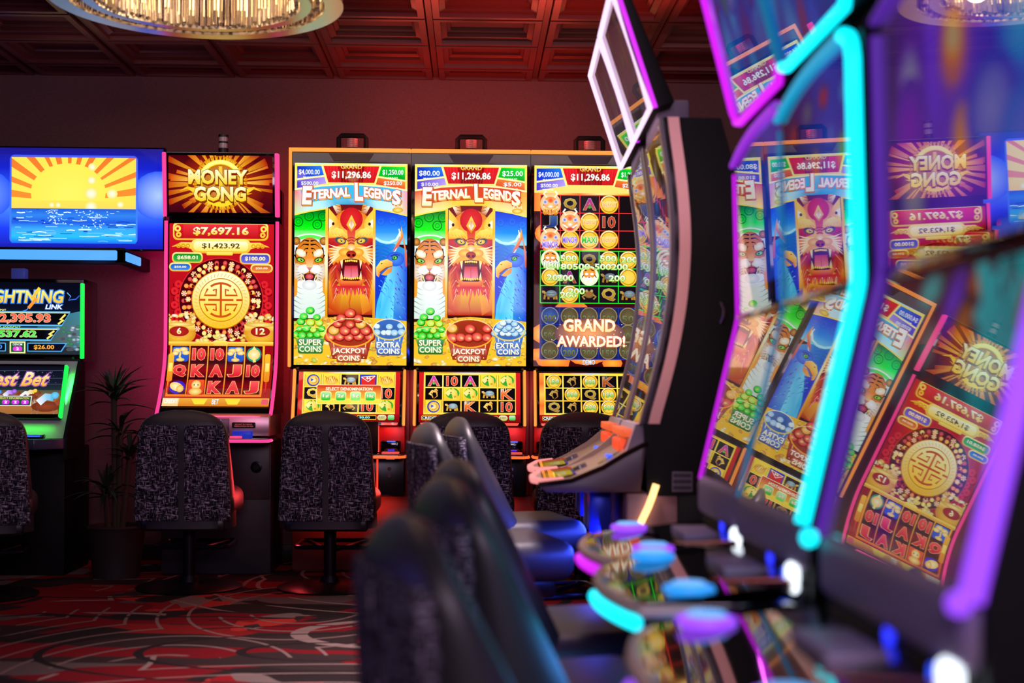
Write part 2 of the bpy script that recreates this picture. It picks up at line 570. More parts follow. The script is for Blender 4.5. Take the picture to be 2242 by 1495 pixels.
def dragon(A):
    """panel 100 x 245"""
    A.grad(0, 0, 100, 250, [(110, 20, 25), (130, 25, 25), (80, 10, 20), (140, 20, 25), (240, 180, 40), (190, 40, 25)])
    A.poly([(0, 175), (30, 190), (25, 250), (0, 235)], [(245, 150, 40), (240, 170, 50), (200, 60, 20), (200, 60, 20)])
    A.poly([(100, 170), (68, 195), (75, 250), (100, 235)], [(255, 200, 60), (255, 190, 50), (220, 110, 30), (220, 110, 30)])
    q = random.Random(5)
    A.ell(50, 92, 54, 74, (255, 214, 84), (236, 128, 34), 30)
    for sgn in (-1, 1):
        X = lambda x: 50 + sgn * x
        # mane
        for k in range(7):
            y = 138 + k * 10
            A.line([(X(30), y), (X(44 - k), y + 14), (X(50 - k * 1.4), y + 30)], 9, (180, 25, 30), (245, 120, 40), True)
            if k % 3 == 0: A.line([(X(32), y + 5), (X(44 - k), y + 20), (X(49 - k * 2), y + 33)], 1.6, (255, 210, 190), (240, 130, 120), True)
        # horn
        A.poly([(X(46), -4), (X(33), -2), (X(24), 12), (X(21), 27), (X(32), 31), (X(40), 16)], [(255, 215, 90), (255, 190, 50), (230, 130, 25), (200, 90, 20), (190, 90, 20), (255, 245, 210)])
        for k in range(3):
            A.line([(X(42 - k * 5), 2 + k * 9), (X(27 - k * 2.5), 8 + k * 7)], 1.2, (150, 70, 10))
        # side fur gold / white
        A.poly([(X(50), 18), (X(36), 34), (X(26), 48), (X(30), 66), (X(50), 76)], [(255, 214, 80), (255, 200, 60), (250, 150, 40), (255, 220, 90), (255, 230, 110)])
        A.poly([(X(50), 40), (X(40), 46), (X(44), 58), (X(50), 62)], (255, 245, 225))
        A.ell(X(40), 52, 3, 3.5, (60, 20, 10))
        A.poly([(X(8), 78), (X(20), 64), (X(34), 60), (X(50), 70), (X(50), 82), (X(30), 80), (X(16), 84)], [(255, 205, 60), (255, 228, 100), (255, 236, 120), (255, 210, 80), (250, 176, 50), (255, 214, 80), (250, 176, 40)])
        for k in range(5):
            A.line([(X(12 + k * 7), 80 - k), (X(20 + k * 7), 68 - k * .8)], 1.3, (220, 130, 20), (255, 240, 150), True)
        A.poly([(X(10), 84), (X(30), 82), (X(50), 84), (X(50), 106), (X(34), 102), (X(14), 96)], [(200, 25, 30), (220, 40, 40), (200, 30, 30), (150, 15, 25), (190, 30, 30), (220, 50, 40)])
        # eye
        A.ell(X(24), 88.5, 13, 7, (40, 45, 60), (70, 80, 95), 14, sgn * -16)
        A.ell(X(22.5), 89, 8.4, 5, (255, 235, 90), (225, 170, 30), 14, sgn * -10)
        A.ell(X(21.5), 88.5, 2.3, 2.8, BLK); A.ell(X(21), 87.3, 1.4, 1.3, WHITE)
        A.line([(X(8), 88), (X(18), 81), (X(36), 79)], 2.6, (120, 15, 20), (200, 50, 30), True)
        # cheek fur
        for k in range(7):
            A.line([(X(14 + k * 2), 106 + k * 2), (X(34 + k), 103 + k * 5), (X(50), 97 + k * 8)], 6, (255, 215, 120), (255, 255, 250), True)
        A.line([(X(16), 122), (X(34), 132), (X(50), 140)], 3, (245, 170, 50), (255, 215, 90), True)
    A.ell(50, 42, 25, 26, (235, 45, 45), (205, 25, 35))
    A.poly([(40, 60), (60, 60), (56, 100), (44, 100)], [(220, 40, 40), (220, 40, 40), (235, 120, 70), (235, 120, 70)])
    A.poly([(50, 32), (61, 54), (50, 70), (39, 54)], [(255, 220, 90), (255, 190, 50), (220, 130, 30), (255, 190, 50)])
    A.poly([(50, 42), (56, 54), (50, 64), (44, 54)], [(230, 120, 50), WHITE, (255, 230, 190), WHITE])
    for k in range(3):
        A.line([(40 + k, 84 + k * 6), (50, 81 + k * 6), (60 - k, 84 + k * 6)], 1.6, (150, 30, 30))
    # muzzle
    A.ell(50, 107, 12, 11, (255, 245, 200), (245, 170, 60))
    A.ell(36, 114, 14, 9, (255, 215, 90), (240, 150, 40)); A.ell(64, 114, 14, 9, (255, 215, 90), (240, 150, 40))
    A.ell(50, 118, 11, 8, (200, 60, 40), (150, 30, 30))
    A.ell(45, 120, 3.2, 2.6, (50, 5, 10)); A.ell(55, 120, 3.2, 2.6, (50, 5, 10))
    # mouth
    A.poly([(24, 132), (50, 127), (76, 132), (78, 158), (68, 176), (32, 176), (22, 158)], [(90, 10, 20)] * 7)
    A.poly([(36, 143), (64, 143), (66, 166), (50, 172), (34, 166)], [(200, 35, 45), (210, 40, 50), (240, 130, 150), (250, 170, 190), (240, 130, 150)])
    A.line([(50, 146), (50, 168)], 1.2, (190, 40, 60))
    for sgn in (-1, 1):
        X = lambda x: 50 + sgn * x
        A.poly([(X(18), 130), (X(25), 132), (X(20), 150)], [LGOLD, GOLD, WHITE])
        A.poly([(X(24), 174), (X(17), 172), (X(22), 154)], [GOLD, GOLD, WHITE])
        A.poly([(X(25), 132), (X(34), 146), (X(34), 168), (X(26), 180), (X(22), 158)], [(225, 60, 45), (200, 40, 40), (190, 30, 40), (230, 90, 50), (120, 15, 25)])
    for k in range(7):
        A.ell(38 + k * 4, 131.5 + abs(k - 3) * .5, 2, 2.6, LGOLD, GOLD, 8); A.ell(36 + k * 4.7, 171.5 - abs(k - 3) * .7, 2.1, 2.8, LGOLD, GOLD, 8)
    A.poly([(22, 172), (34, 176), (66, 176), (78, 172), (74, 188), (50, 194), (26, 188)], [(240, 130, 60), (250, 140, 60), (250, 140, 60), (240, 130, 60), (215, 40, 40), (200, 30, 40), (215, 40, 40)])
    # beard
    for k in range(9):
        x = 18 + k * 8
        A.line([(x, 186 + 6 * (1 - abs(k - 4) / 4)), (x + (k - 4) * .8, 204), (50 + (k - 4) * 8, 212 - abs(k - 4) * 2)], 9, (215, 40, 50), (240, 120, 90), True)
        if k % 2 == 0: A.line([(x, 192), (50 + (k - 4) * 9, 206)], 1.6, (255, 225, 225), (255, 180, 180), True)
    A.line([(50, 205), (46, 225), (50, 245)], 5, (235, 120, 40), (180, 40, 30), True)


def bird(A):
    """panel 70 x 245"""
    A.grad(0, 0, 70, 80, [(20, 50, 210), (30, 90, 235), (40, 150, 250), (130, 225, 255)])
    for x, y in ((12, 30), (38, 28), (60, 34)):
        A.ring(x, y, 8, 9, (30, 100, 220), 14); A.ring(x, y, 5, 5.6, (60, 140, 240), 12)
    A.line([(0, 66), (14, 74), (30, 76), (46, 70), (56, 52)], 5, (170, 240, 255), (230, 252, 255))
    A.poly([(0, 70), (10, 76), (24, 80), (40, 78), (70, 92), (70, 250), (0, 250)], [(30, 120, 220)] * 3 + [(50, 150, 230)] * 2 + [(20, 60, 200)] * 2)
    for k in range(5):
        A.line([(0, 84 + k * 8), (18, 80 + k * 8), (34, 88 + k * 8)], 2.4, (20, 80, 190), (70, 180, 240), True)
    A.poly([(0, 140), (22, 150), (10, 190), (0, 205)], (20, 60, 210))
    # neck
    A.poly([(30, 118), (70, 96), (70, 250), (0, 250), (4, 210), (14, 178), (26, 150)], [(70, 190, 250), (40, 90, 230), (30, 60, 210), (90, 210, 245), (60, 190, 245), (110, 220, 250), (120, 225, 255)])
    A.poly([(20, 165), (44, 150), (40, 250), (8, 250)], [(110, 225, 250), (90, 200, 250), (120, 230, 250), (60, 190, 240)])
    q = random.Random(11)
    for k in range(44):
        x, y = q.uniform(8, 66), q.uniform(150, 245)
        A.line([(x, y), (x + q.uniform(2, 6), y + 4), (x + q.uniform(3, 9), y + 10)], 2, mixc((40, 70, 225), (120, 230, 250), q.random()), (40, 120, 240), True)
    for k in range(16):
        x, y = q.uniform(44, 68), q.uniform(100, 190)
        A.line([(x, y), (x + 4, y + 7)], 3, mixc((150, 60, 200), (40, 60, 220), q.random()), (60, 60, 200), True)
    # crest
    A.line([(70, 128), (66, 90), (57, 42)], 7, (210, 80, 90), (255, 170, 60), True)
    A.line([(52, 46), (56, 70), (44, 94), (26, 112)], 2.2, WHITE, (200, 245, 255))
    A.poly([(57, 40), (62, 62), (52, 84), (38, 96), (46, 78), (55, 62)], [(255, 190, 70), (240, 120, 60), (235, 110, 70), (220, 90, 110), (255, 150, 60), (255, 190, 80)])
    for k in range(8):
        A.line([(50 - k * 3.4, 118 - k), (44 - k * 3, 96 + k * 3), (22 + k * 2, 108 + k * 2)], 3.6, (235, 110, 90), (170, 100, 200), True)
    A.ell(44, 112, 20, 16, (80, 150, 245), (40, 90, 225))
    # beak
    A.poly([(3, 148), (2, 130), (12, 116), (26, 112), (38, 118), (38, 128), (26, 130), (12, 140), (8, 152)], [(255, 225, 110), (255, 215, 90), (255, 225, 130), (255, 215, 110), (250, 190, 80), (240, 150, 60), (250, 170, 60), (245, 150, 60), (240, 130, 60)])
    A.poly([(14, 146), (26, 134), (38, 130), (36, 140), (24, 148)], [(250, 180, 70), (245, 160, 60), (235, 140, 60), (230, 130, 60), (245, 170, 70)])
    A.line([(10, 142), (24, 131), (37, 128)], 1.8, (150, 60, 40))
    A.ell(14, 122, 1.7, 1.2, (120, 60, 30))
    # eye
    A.ell(43, 109, 7.5, 5, (20, 60, 90), (20, 60, 90), 12, -20)
    A.ell(43, 109, 5.2, 4, (170, 255, 90), (30, 170, 60), 12); A.ell(42, 108.5, 1.9, 2.2, BLK); A.ell(41.3, 107.5, .8, .8, WHITE)
    A.line([(34, 106), (44, 101), (54, 104)], 2.2, (30, 50, 150))


def header(A, ma, mi, mx, mn):
    A.rect(0, 0, 248, 60, (255, 235, 90), (250, 225, 120))
    A.grad(0, 0, 248, 3, [(255, 240, 100), (190, 245, 250), (255, 240, 120), (255, 235, 90), (200, 245, 250), (255, 245, 120)], True)
    A.poly([(5, 7), (58, 6), (64, 26), (5, 34)], [(20, 50, 190), (40, 130, 240), (30, 100, 235), (10, 30, 220)])
    A.poly([(5, 38), (65, 30), (71, 44), (5, 55)], [(80, 60, 200), (170, 140, 245), (190, 160, 250), (70, 50, 210)])
    A.poly([(63, 6), (186, 6), (176, 42), (74, 42)], [(235, 30, 45), (235, 30, 45), (200, 20, 25), (200, 20, 25)])
    A.poly([(95, 6), (155, 6), (150, 42), (100, 42)], [(170, 10, 20), (170, 10, 20), (140, 5, 10), (140, 5, 10)])
    for k in range(16):
        x = 72 + k * 6.8
        A.line([(x, 7), (x * .93 + 8.6, 41)], .7, (250, 70, 50), (225, 40, 30))
    A.poly([(191, 6), (243, 7), (243, 35), (184, 27)], [(0, 200, 40), (40, 240, 60), (0, 170, 40), (0, 190, 40)])
    A.poly([(183, 31), (243, 39), (243, 55), (177, 45)], [(235, 120, 50), (245, 150, 60), (240, 90, 40), (225, 70, 40)])
    for P in ([(5, 36), (66, 28)], [(183, 29), (243, 37)]): A.line(P, 2.4, (255, 250, 190))
    for P in ([(60, 4), (72, 46)], [(189, 4), (176, 46)]): A.line(P, 4, (255, 245, 150))
    for bx, tx in (((9, 14, 55, 27), ma), ((14, 40, 52, 49), mi), ((193, 13, 239, 26), mx), ((196, 38, 236, 48), mn)):
        A.text(*bx, tx, WHITE, (225, 240, 255), .02)
    for bx, tx in (((19, 29.5, 43, 34), 'MAJOR'), ((19, 51, 43, 55.5), 'MINOR'), ((206, 29, 226, 33), 'MAXI'), ((207, 51, 227, 55), 'MINI')):
        A.text(*bx, tx, WHITE, (240, 250, 200), .02)
    A.text(101, 2, 148, 12.5, 'GRAND', (255, 250, 220), (235, 175, 20), .025, (110, 60, 0), .02)
    A.text(81, 17, 168, 35, '$11,296.86', WHITE, (255, 250, 225), .03, (90, 20, 10), .015)


def el_main(A, va):
    sky = va == 1
    hd = {1: ('$4,000.00', '$500.00', '$1,250.00', '$250.00'), 2: ('$80.00', '$10.00', '$25.00', '$5.00'), 3: ('$4,000.00', '$500.00', '$1,250.00', '$250.00')}[va]
    A.rect(0, 0, 248, 440, (60, 10, 15))
    if va == 3: return el_bonus(A, hd)
    A.panel(0, 85, 69, 345).at(0, 88); tiger(A)
    A.panel(73, 85, 173, 345).at(75, 80); dragon(A)
    A.panel(178, 85, 248, 345).at(178, 96); bird(A)
    A.home().full()
    for x in (68, 172.5): A.grad(x, 86, x + 5.5, 345, [(255, 220, 60), (255, 190, 30), (255, 250, 200), (250, 180, 30), (220, 140, 20)])
    header(A, *hd)
    # title band
    top = [(x, 47 + 11 * ((x - 124) / 124) ** 2) for x in range(0, 249, 31)]
    bot = [(x, 96 + 17 * ((x - 124) / 124) ** 2) for x in range(0, 249, 31)]
    cs = [(250, 110, 110), (170, 240, 255), (120, 225, 250), (150, 235, 255), (230, 252, 255), (130, 230, 250), (170, 240, 255), (170, 240, 255), (250, 150, 190)] if sky else \
         [(235, 60, 40), (245, 110, 40), (250, 150, 50), (255, 190, 60), (255, 225, 110), (250, 160, 50), (245, 120, 40), (240, 100, 40), (250, 170, 60)]
    cb = [(200, 240, 150), (200, 250, 255), (190, 240, 255), (80, 180, 220), (60, 160, 210), (80, 180, 220), (200, 240, 250), (220, 245, 255), (250, 190, 150)] if sky else \
         [(255, 235, 140), (255, 245, 180), (255, 240, 150), (255, 215, 70), (255, 205, 60), (255, 215, 60), (255, 240, 150), (255, 245, 170), (255, 225, 110)]
    A.panel(0, 40, 248, 120)
    for i in range(8):
        # the middle of the band is cut shorter over the centre panel
        b0 = bot[i] if bot[i][0] < 73 or bot[i][0] > 173 else (bot[i][0], 90); b1 = bot[i + 1] if bot[i + 1][0] < 73 or bot[i + 1][0] > 173 else (bot[i + 1][0], 90)
        A.poly([top[i], top[i + 1], b1, b0], [cs[i], cs[i + 1], cb[i + 1], cb[i]])
    A.line(top, 3.5, (255, 250, 190)); A.line([p for p in bot if p[0] <= 62] + [(68, 99)], 3.4, (255, 230, 90)); A.line([(178, 99)] + [p for p in bot if p[0] >= 186], 3.4, (255, 230, 90))
    A.full()
    A.line([(16, 74), (60, 66), (124, 62), (190, 66), (234, 72)], 30, (60, 190, 240) if sky else (225, 70, 30)); ol = (170, 80, 10); c1 = WHITE; c2 = (255, 250, 235) if sky else (255, 240, 190)
    sh = (215, 60, 30)
    for dx, dy, k1, k2, o in ((1.6, 2.2, DGOLD, (255, 220, 80), None), (0, 0, c1, c2, None)):
        A.text(15.5 + dx, 50 + dy, 39 + dx, 91 + dy, 'E', k1, k2, .05, o or (ol if dx else sh), .03, .08)
        A.text(37 + dx, 55 + dy, 122 + dx, 76 + dy, 'TERNAL', k1, k2, .05, ol if dx else sh, .04, 0, 0, -7)
        A.text(131 + dx, 42 + dy, 151 + dx, 82 + dy, 'L', k1, k2, .05, ol if dx else sh, .03, -.04)
        A.text(152 + dx, 54 + dy, 214 + dx, 77 + dy, 'EGEND', k1, k2, .05, ol if dx else sh, .04, 0, 0, 7)
        A.text(214 + dx, 57 + dy, 234 + dx, 90 + dy, 'S', k1, k2, .05, ol if dx else sh, .03)
    for k in range(5):
        A.line([(219 + k * 4, 90 + (k % 2) * 3), (222 + k * 4, 101)], 3, (255, 245, 200), (255, 200, 40), True)
    A.ell(227, 101, 12, 6, (255, 240, 130), (225, 160, 20))
    # gold floor
    A.panel(0, 330, 248, 440)
    A.poly([(0, 345), (60, 338), (124, 333), (190, 338), (248, 343), (248, 440), (0, 440)], (248, 195, 45))
    coins(A, 0, 345, 248, 440, 170, 4 + va)
    coins(A, 66, 336, 180, 350, 30, 9, [(255, 190, 50), (240, 150, 30)])
    A.full()
    nugget_bowl(A, 36, 372, 37, 14, 308, (40, 225, 30), (190, 235, 40), (120, 190, 30), 21)
    nugget_bowl(A, 123, 370, 52, 30, 312 if va == 1 else 340, (225, 50, 30), (255, 175, 50), (200, 60, 30), 23, va == 1)
    nugget_bowl(A, 210, 362, 35, 22, 345 if va == 1 else 335, (150, 205, 255), (215, 240, 255), (70, 130, 230), 25, va != 1)
    for (x0, y0, x1, y1, t, o) in ((11, 384, 62, 397, 'SUPER', (0, 110, 30)), (12, 399, 61, 412, 'COINS', (0, 130, 30)), (85, 403, 158, 418, 'JACKPOT', (190, 30, 20)), (97, 419, 145, 431, 'COINS', (200, 60, 20)), (182, 389, 234, 402, 'EXTRA', (20, 80, 200)), (185, 403, 233, 415, 'COINS', (30, 90, 220))):
        A.rr(x0 - 3, y0 - 2, x1 + 3, y1 + 3.5, 5, mixc(o, WHITE, .35), mixc(o, (90, 60, 30), .4)); A.text(x0, y0, x1, y1, t, (255, 255, 235), (255, 245, 190), .03, o, .02)


def el_bonus(A, hd):
    q = random.Random(8)
    for k in range(26):
        x = q.uniform(0, 248); y = q.uniform(60, 440); wv = q.uniform(20, 60)
        A.ell(x, y, wv, q.uniform(14, 40), q.choice([(255, 235, 110), (255, 180, 60), (250, 120, 40), (255, 215, 90)]), (245, 120, 45), 12)
    A.grad(0, 55, 248, 100, [(255, 120, 40), (255, 225, 100), (250, 130, 40), (255, 240, 150), (255, 190, 60), (240, 110, 40)], True)
    header(A, *hd)
    X = [14.6 + k * 43.4 for k in range(6)]

    def cells(Y, lc, fill):
        for j in range(3):
            for i in range(5): A.rect(X[i], Y[j], X[i + 1], Y[j + 1], fill)
        for j in range(4): A.line([(X[0], Y[j]), (X[5], Y[j])], 2, lc)
        for i in range(6): A.line([(X[i], Y[0]), (X[i], Y[3])], 2, lc)

    def ctr(i, j, Y): return (X[i] + X[i + 1]) / 2, (Y[j] + Y[j + 1]) / 2

    def dface(x, y):
        A.ell(x, y, 23, 24, (255, 250, 235), (255, 190, 120)); A.ell(x, y + 2, 17, 18, (255, 215, 140), (240, 140, 60))
        for sg in (-1, 1):
            A.line([(x + sg * 8, y - 14), (x + sg * 15, y - 22), (x + sg * 10, y - 28)], 4, (255, 235, 180), WHITE)
            A.ell(x + sg * 12, y - 4, 5, 5, (40, 70, 180), (230, 230, 255)); A.line([(x + sg * 4, y + 14), (x + sg * 16, y + 6)], 3, WHITE)
        A.ell(x, y - 8, 6, 6, (230, 60, 40), (250, 140, 80)); A.ell(x, y + 6, 6, 4, WHITE, (250, 200, 150)); A.ell(x, y + 16, 8, 4, (190, 30, 40), (230, 100, 80))

    def tface(x, y):
        A.ell(x, y, 21, 22, WHITE, (235, 250, 200)); A.ell(x, y - 6, 14, 12, (250, 170, 70), (240, 140, 40))
        for sg in (-1, 1):
            A.ell(x + sg * 6, y - 4, 4, 2.6, WHITE); A.line([(x + sg * 3, y - 14), (x + sg * 10, y - 11)], 2, BLK); A.line([(x + sg * 12, y - 2), (x + sg * 16, y + 4)], 2, (60, 40, 20))
        A.ell(x, y + 6, 7, 5, WHITE, (230, 230, 230)); A.ell(x, y + 3, 2.6, 1.8, (200, 110, 110))
    Y = [64.7, 103.5, 142, 180.8]
    cells(Y, (250, 50, 50), (22, 14, 18))
    for i, j in ((3, 0), (2, 1), (3, 2), (2, 2), (1, 2)): coin(A, *ctr(i, j, Y), 21)
    for i, j, t, a, b in ((3, 0, 'JACKPOT', (255, 220, 90), (240, 110, 40)), (2, 1, 'JACKPOT', (255, 220, 90), (240, 110, 40)), (3, 2, 'JACKPOT', (255, 220, 90), (240, 110, 40)), (2, 2, 'MAXI', (60, 230, 60), (30, 160, 40)), (1, 2, 'MINOR', (180, 140, 255), (90, 50, 220))):
        x, y = ctr(i, j, Y); A.text(x - 17, y - 6, x + 17, y + 8, t, a, b, .03, WHITE, .03)
    sym(A, 'Q', *ctr(1, 0, Y), 15, .75); sym(A, 'A', *ctr(2, 0, Y), 15, .8); sym(A, '10', *ctr(3, 1, Y), 15, .8); sym(A, 'J', *ctr(0, 1, Y), 15, .6)
    for (x, y) in (ctr(0, 0, Y), ctr(1, 1, Y), ctr(0, 2, Y)): dface(x, y)
    x, y = ctr(0, 0, Y); A.text(x - 17, y + 8, x + 17, y + 24, 'GRAND', (255, 235, 110), (240, 130, 30), .03, (160, 60, 0), .03)
    x, y = ctr(0, 2, Y); A.text(x - 18, y + 4, x + 18, y + 19, 'MINOR', (190, 150, 255), (70, 40, 210), .03, WHITE, .03)
    Y = [187, 225, 263, 301]
    cells(Y, (30, 235, 40), (24, 16, 26))
    sym(A, 'Q', *ctr(2, 0, Y), 15, .6); sym(A, 'A', *ctr(1, 1, Y), 15, .7); sym(A, 'turtle', *ctr(3, 1, Y), 16, .7)
    for i, s_ in ((0, 'turtle'), (2, 'frog'), (3, 'Q'), (4, 'turtle')): sym(A, s_, *ctr(i, 2, Y), 16, .75)
    for i, j in ((1, 0), (3, 0), (4, 0), (0, 1), (4, 1), (1, 2)): coin(A, *ctr(i, j, Y), 20)
    x, y = ctr(0, 0, Y); tface(x, y); x, y = ctr(2, 1, Y); tface(x, y - 3)
    for (x, y, t) in ((77, 203, '500'), (165, 203, '500'), (40, 218, '180'), (88, 221, '180500'), (172, 221, '500200'), (47, 245, '200'), (70, 246, '200'), (185, 246, '200'), (77, 283, '200'), (95, 275, '200'), (212, 205, '200')):
        wv = 6.2 * len(t); A.text(x - wv, y - 7, x + wv, y + 7, t, WHITE, (190, 235, 110), .035, (50, 120, 30), .03)
    # lowest grid, dimmed behind the award text
    Y = [311, 348, 386, 424]
    cells(Y, (30, 50, 150), (24, 32, 92))
    for j in range(3):
        for i in range(5):
            x, y = ctr(i, j, Y); blue = (i + j * 2) % 5 == 0
            A.ell(x, y, 20, 19, (70, 100, 170) if blue else (110, 95, 60), (40, 60, 120) if blue else (80, 70, 50), 16); A.ring(x, y, 17.5, 19.5, (130, 140, 160) if blue else (150, 130, 90), 18)
            A.text(x - 14, y - 2, x + 14, y + 13, ['500', '350', '200', '500', '50', '500', '', '', '', '200', '500', '200', '300', '150', '200'][j * 5 + i], (120, 130, 90), (90, 80, 50), .03, (50, 50, 40), .02)
    A.ell(124, 368, 78, 34, (255, 170, 110), (110, 70, 80))
    A.text(66, 336, 182, 364, 'GRAND', (255, 255, 245), (255, 225, 160), .035, (235, 120, 30), .035)
    A.text(52, 372, 204, 397, 'AWARDED!', (255, 255, 245), (255, 235, 190), .035, (240, 90, 30), .035)
    for k in range(26): A.ell(q.uniform(40, 210), q.uniform(330, 415), 1.3, 1.3, WHITE, (255, 200, 160), 6)
    A.text(110, 425, 137, 436, 'DEMO', WHITE, (170, 220, 255), .02, (40, 60, 100), .02)


def sym(A, s, x, y, r, k=1.0):
    """one reel symbol"""
    D = lambda c: mixc(BLK, c, k)
    if s in ('A', 'K', 'Q', 'J', '10'):
        c = {'A': ((215, 50, 210), (240, 90, 50)), 'K': ((255, 150, 60), (225, 70, 30)), 'Q': ((255, 225, 70), (225, 160, 30)), 'J': ((90, 160, 255), (40, 70, 200)), '10': ((245, 90, 60), (235, 60, 30))}[s]
        A.text(x - r * .95, y - r * .85, x + r * .95, y + r * .85, s, D(c[0]), D(c[1]), .03, D((250, 225, 190)), .02)
        if s == 'A': A.ell(x, y + r * .4, r * .26, r * .26, D((110, 235, 90)), D((30, 160, 50)), 10)
        if s == 'K':
            for q in (-.8, -.5, -.2): A.line([(x + q * r, y - r * .4), (x + q * r, y - r * 1.0)], 1.2, D(WHITE))
    elif s == 'turtle':
        for dx in (-.7, -.2, .5, .8): A.line([(x + dx * r, y + r * .1), (x + dx * r * 1.15, y + r * .7)], r * .28, D((225, 170, 60)))
        A.line([(x - r * .5, y), (x - r * .9, y - r * .35), (x - r * 1.1, y - r * .3)], r * .34, D((235, 180, 70)), D((250, 210, 110)))
        A.ell(x + r * .15, y, r * .85, r * .45, D((200, 150, 60)), D((160, 110, 40)), 14); A.ell(x + r * .18, y - r * .12, r * .75, r * .46, D((200, 220, 225)), D((120, 150, 165)), 14)
        A.line([(x - r * .4, y - r * .1), (x + r * .7, y - r * .1)], .8, D((90, 110, 120)))
    elif s == 'fish':
        A.line([(x - r * .6, y + r * .2), (x - r * .2, y - r * .5), (x + r * .5, y - r * .3), (x + r * .6, y + r * .4), (x, y + r * .9)], r * .62, D((255, 215, 110)), D((215, 140, 50)), True)
        A.poly([(x, y - r * .6), (x + r * .4, y - r), (x + r * .75, y - r * .5)], D((250, 190, 90))); A.line([(x - r * .3, y + r * .2), (x - r * .1, y + r * .7)], 2.4, D((230, 170, 80)))
        A.ell(x - r * .35, y - r * .05, r * .1, r * .1, D((60, 30, 10)), None, 6)
    elif s == 'frog':
        A.ell(x, y, r * .7, r * .5, D((215, 180, 90)), D((150, 110, 40)), 12); A.ell(x, y - r * .1, r * .35, r * .3, D((235, 110, 60)), D((190, 140, 60)), 10)
        for sg in (-1, 1):
            A.ell(x + sg * r * .35, y - r * .5, r * .2, r * .2, D((240, 210, 120)), None, 8); A.line([(x + sg * r * .5, y), (x + sg * r * .95, y + r * .3), (x + sg * r * .6, y + r * .65)], r * .22, D((215, 175, 80)))
    elif s == 'horse':
        A.rect(x - r * 1.35, y - r * 1.05, x + r * 1.35, y + r * 1.05, D((255, 225, 60)), D((250, 200, 50)))
        A.ell(x + r * .1, y - r * .1, r * 1.15, r * .95, D((40, 150, 50)), D((60, 170, 50)), 14)
        A.line([(x + r * .6, y + r), (x + r * .3, y - r * .2), (x - r * .3, y - r * .5), (x - r * .9, y + r * .1)], r * .8, D((255, 215, 80)), D((255, 235, 150)))
        A.line([(x + r * .9, y + r * .8), (x + r * .7, y - r * .4), (x, y - r * .95)], r * .3, D((235, 190, 50)), D((250, 225, 110)))
        A.ell(x - r * .15, y - r * .25, r * .12, r * .12, D(BLK), None, 6); A.ell(x + r * .5, y + r * .5, r * .2, r * .2, D((225, 150, 40)), None, 8)
    elif s == 'pearl':
        A.rect(x - r * 1.35, y - r * 1.05, x + r * 1.35, y + r * 1.05, D((255, 225, 60)), D((250, 205, 50)))
        A.ring(x, y, r * .8, r * 1.05, D((40, 60, 190)), 18); A.ell(x + r * .05, y, r * .85, r * .85, D((255, 245, 170)), D((235, 180, 40)), 16)
        A.poly([(x - r * .4, y - r * .35), (x + r * .1, y - r * .1), (x - r * .4, y + r * .2)], D((40, 80, 210))); A.arc(x, y, r * .6, r * .5, -60, 120, r * .14, D((215, 150, 40)), 8)
    elif s == 'lion':
        A.rect(x - r * 1.35, y - r * 1.05, x + r * 1.35, y + r * 1.05, D((255, 225, 70)), D((255, 210, 50)))
        A.ell(x, y, r * 1.05, r * .8, D((255, 235, 130)), D((235, 180, 50)), 14)
        for q in range(6): A.line([(x - r + q * r * .36, y - r * .7 + (q % 3) * 3), (x - r * .6 + q * r * .36, y + r * .5)], 2, D((190, 90, 30)), D((230, 60, 40)), True)
    elif s == 'env':
        A.rect(x - r * 1.35, y - r * 1.05, x + r * 1.35, y + r * 1.05, D((40, 60, 200)), D((30, 40, 180)))
        A.poly([(x - r * 1.15, y - r * .6), (x + r * 1.15, y - r * .8), (x + r * 1.15, y + r * .75), (x - r * 1.1, y + r * .8)], D((225, 40, 40)))
        A.line([(x - r * 1.15, y - r * .6), (x, y + r * .2), (x + r * 1.15, y - r * .8)], 1.6, D(WHITE)); A.line([(x - r * 1.15, y - r * .6), (x + r * 1.15, y - r * .8)], 1.6, D((255, 240, 200)))
        A.text(x - r * .4, y - r * .65, x + r * .4, y - r * .15, '44', D(WHITE), None, .02)


EL_GRID = {1: [['pearl', 'lion', 'turtle', 'env', 'lion'], ['Q', 'pearl', 'lion', 'K', '10'], ['horse', 'fish', 'frog', '10', 'horse']],
           2: [['A', '10', 'A', 'horse', 'horse'], ['fish', 'horse', 'horse', 'turtle', 'K'], ['pearl', 'turtle', 'K', 'fish', '10']],
           3: [['c150', 'fish', 'c500', 'K', 'A'], ['fish', 'c500', 'Q', 'c150', 'Q'], ['Q', 'fish', 'c200', 'c500', 'fish']]}


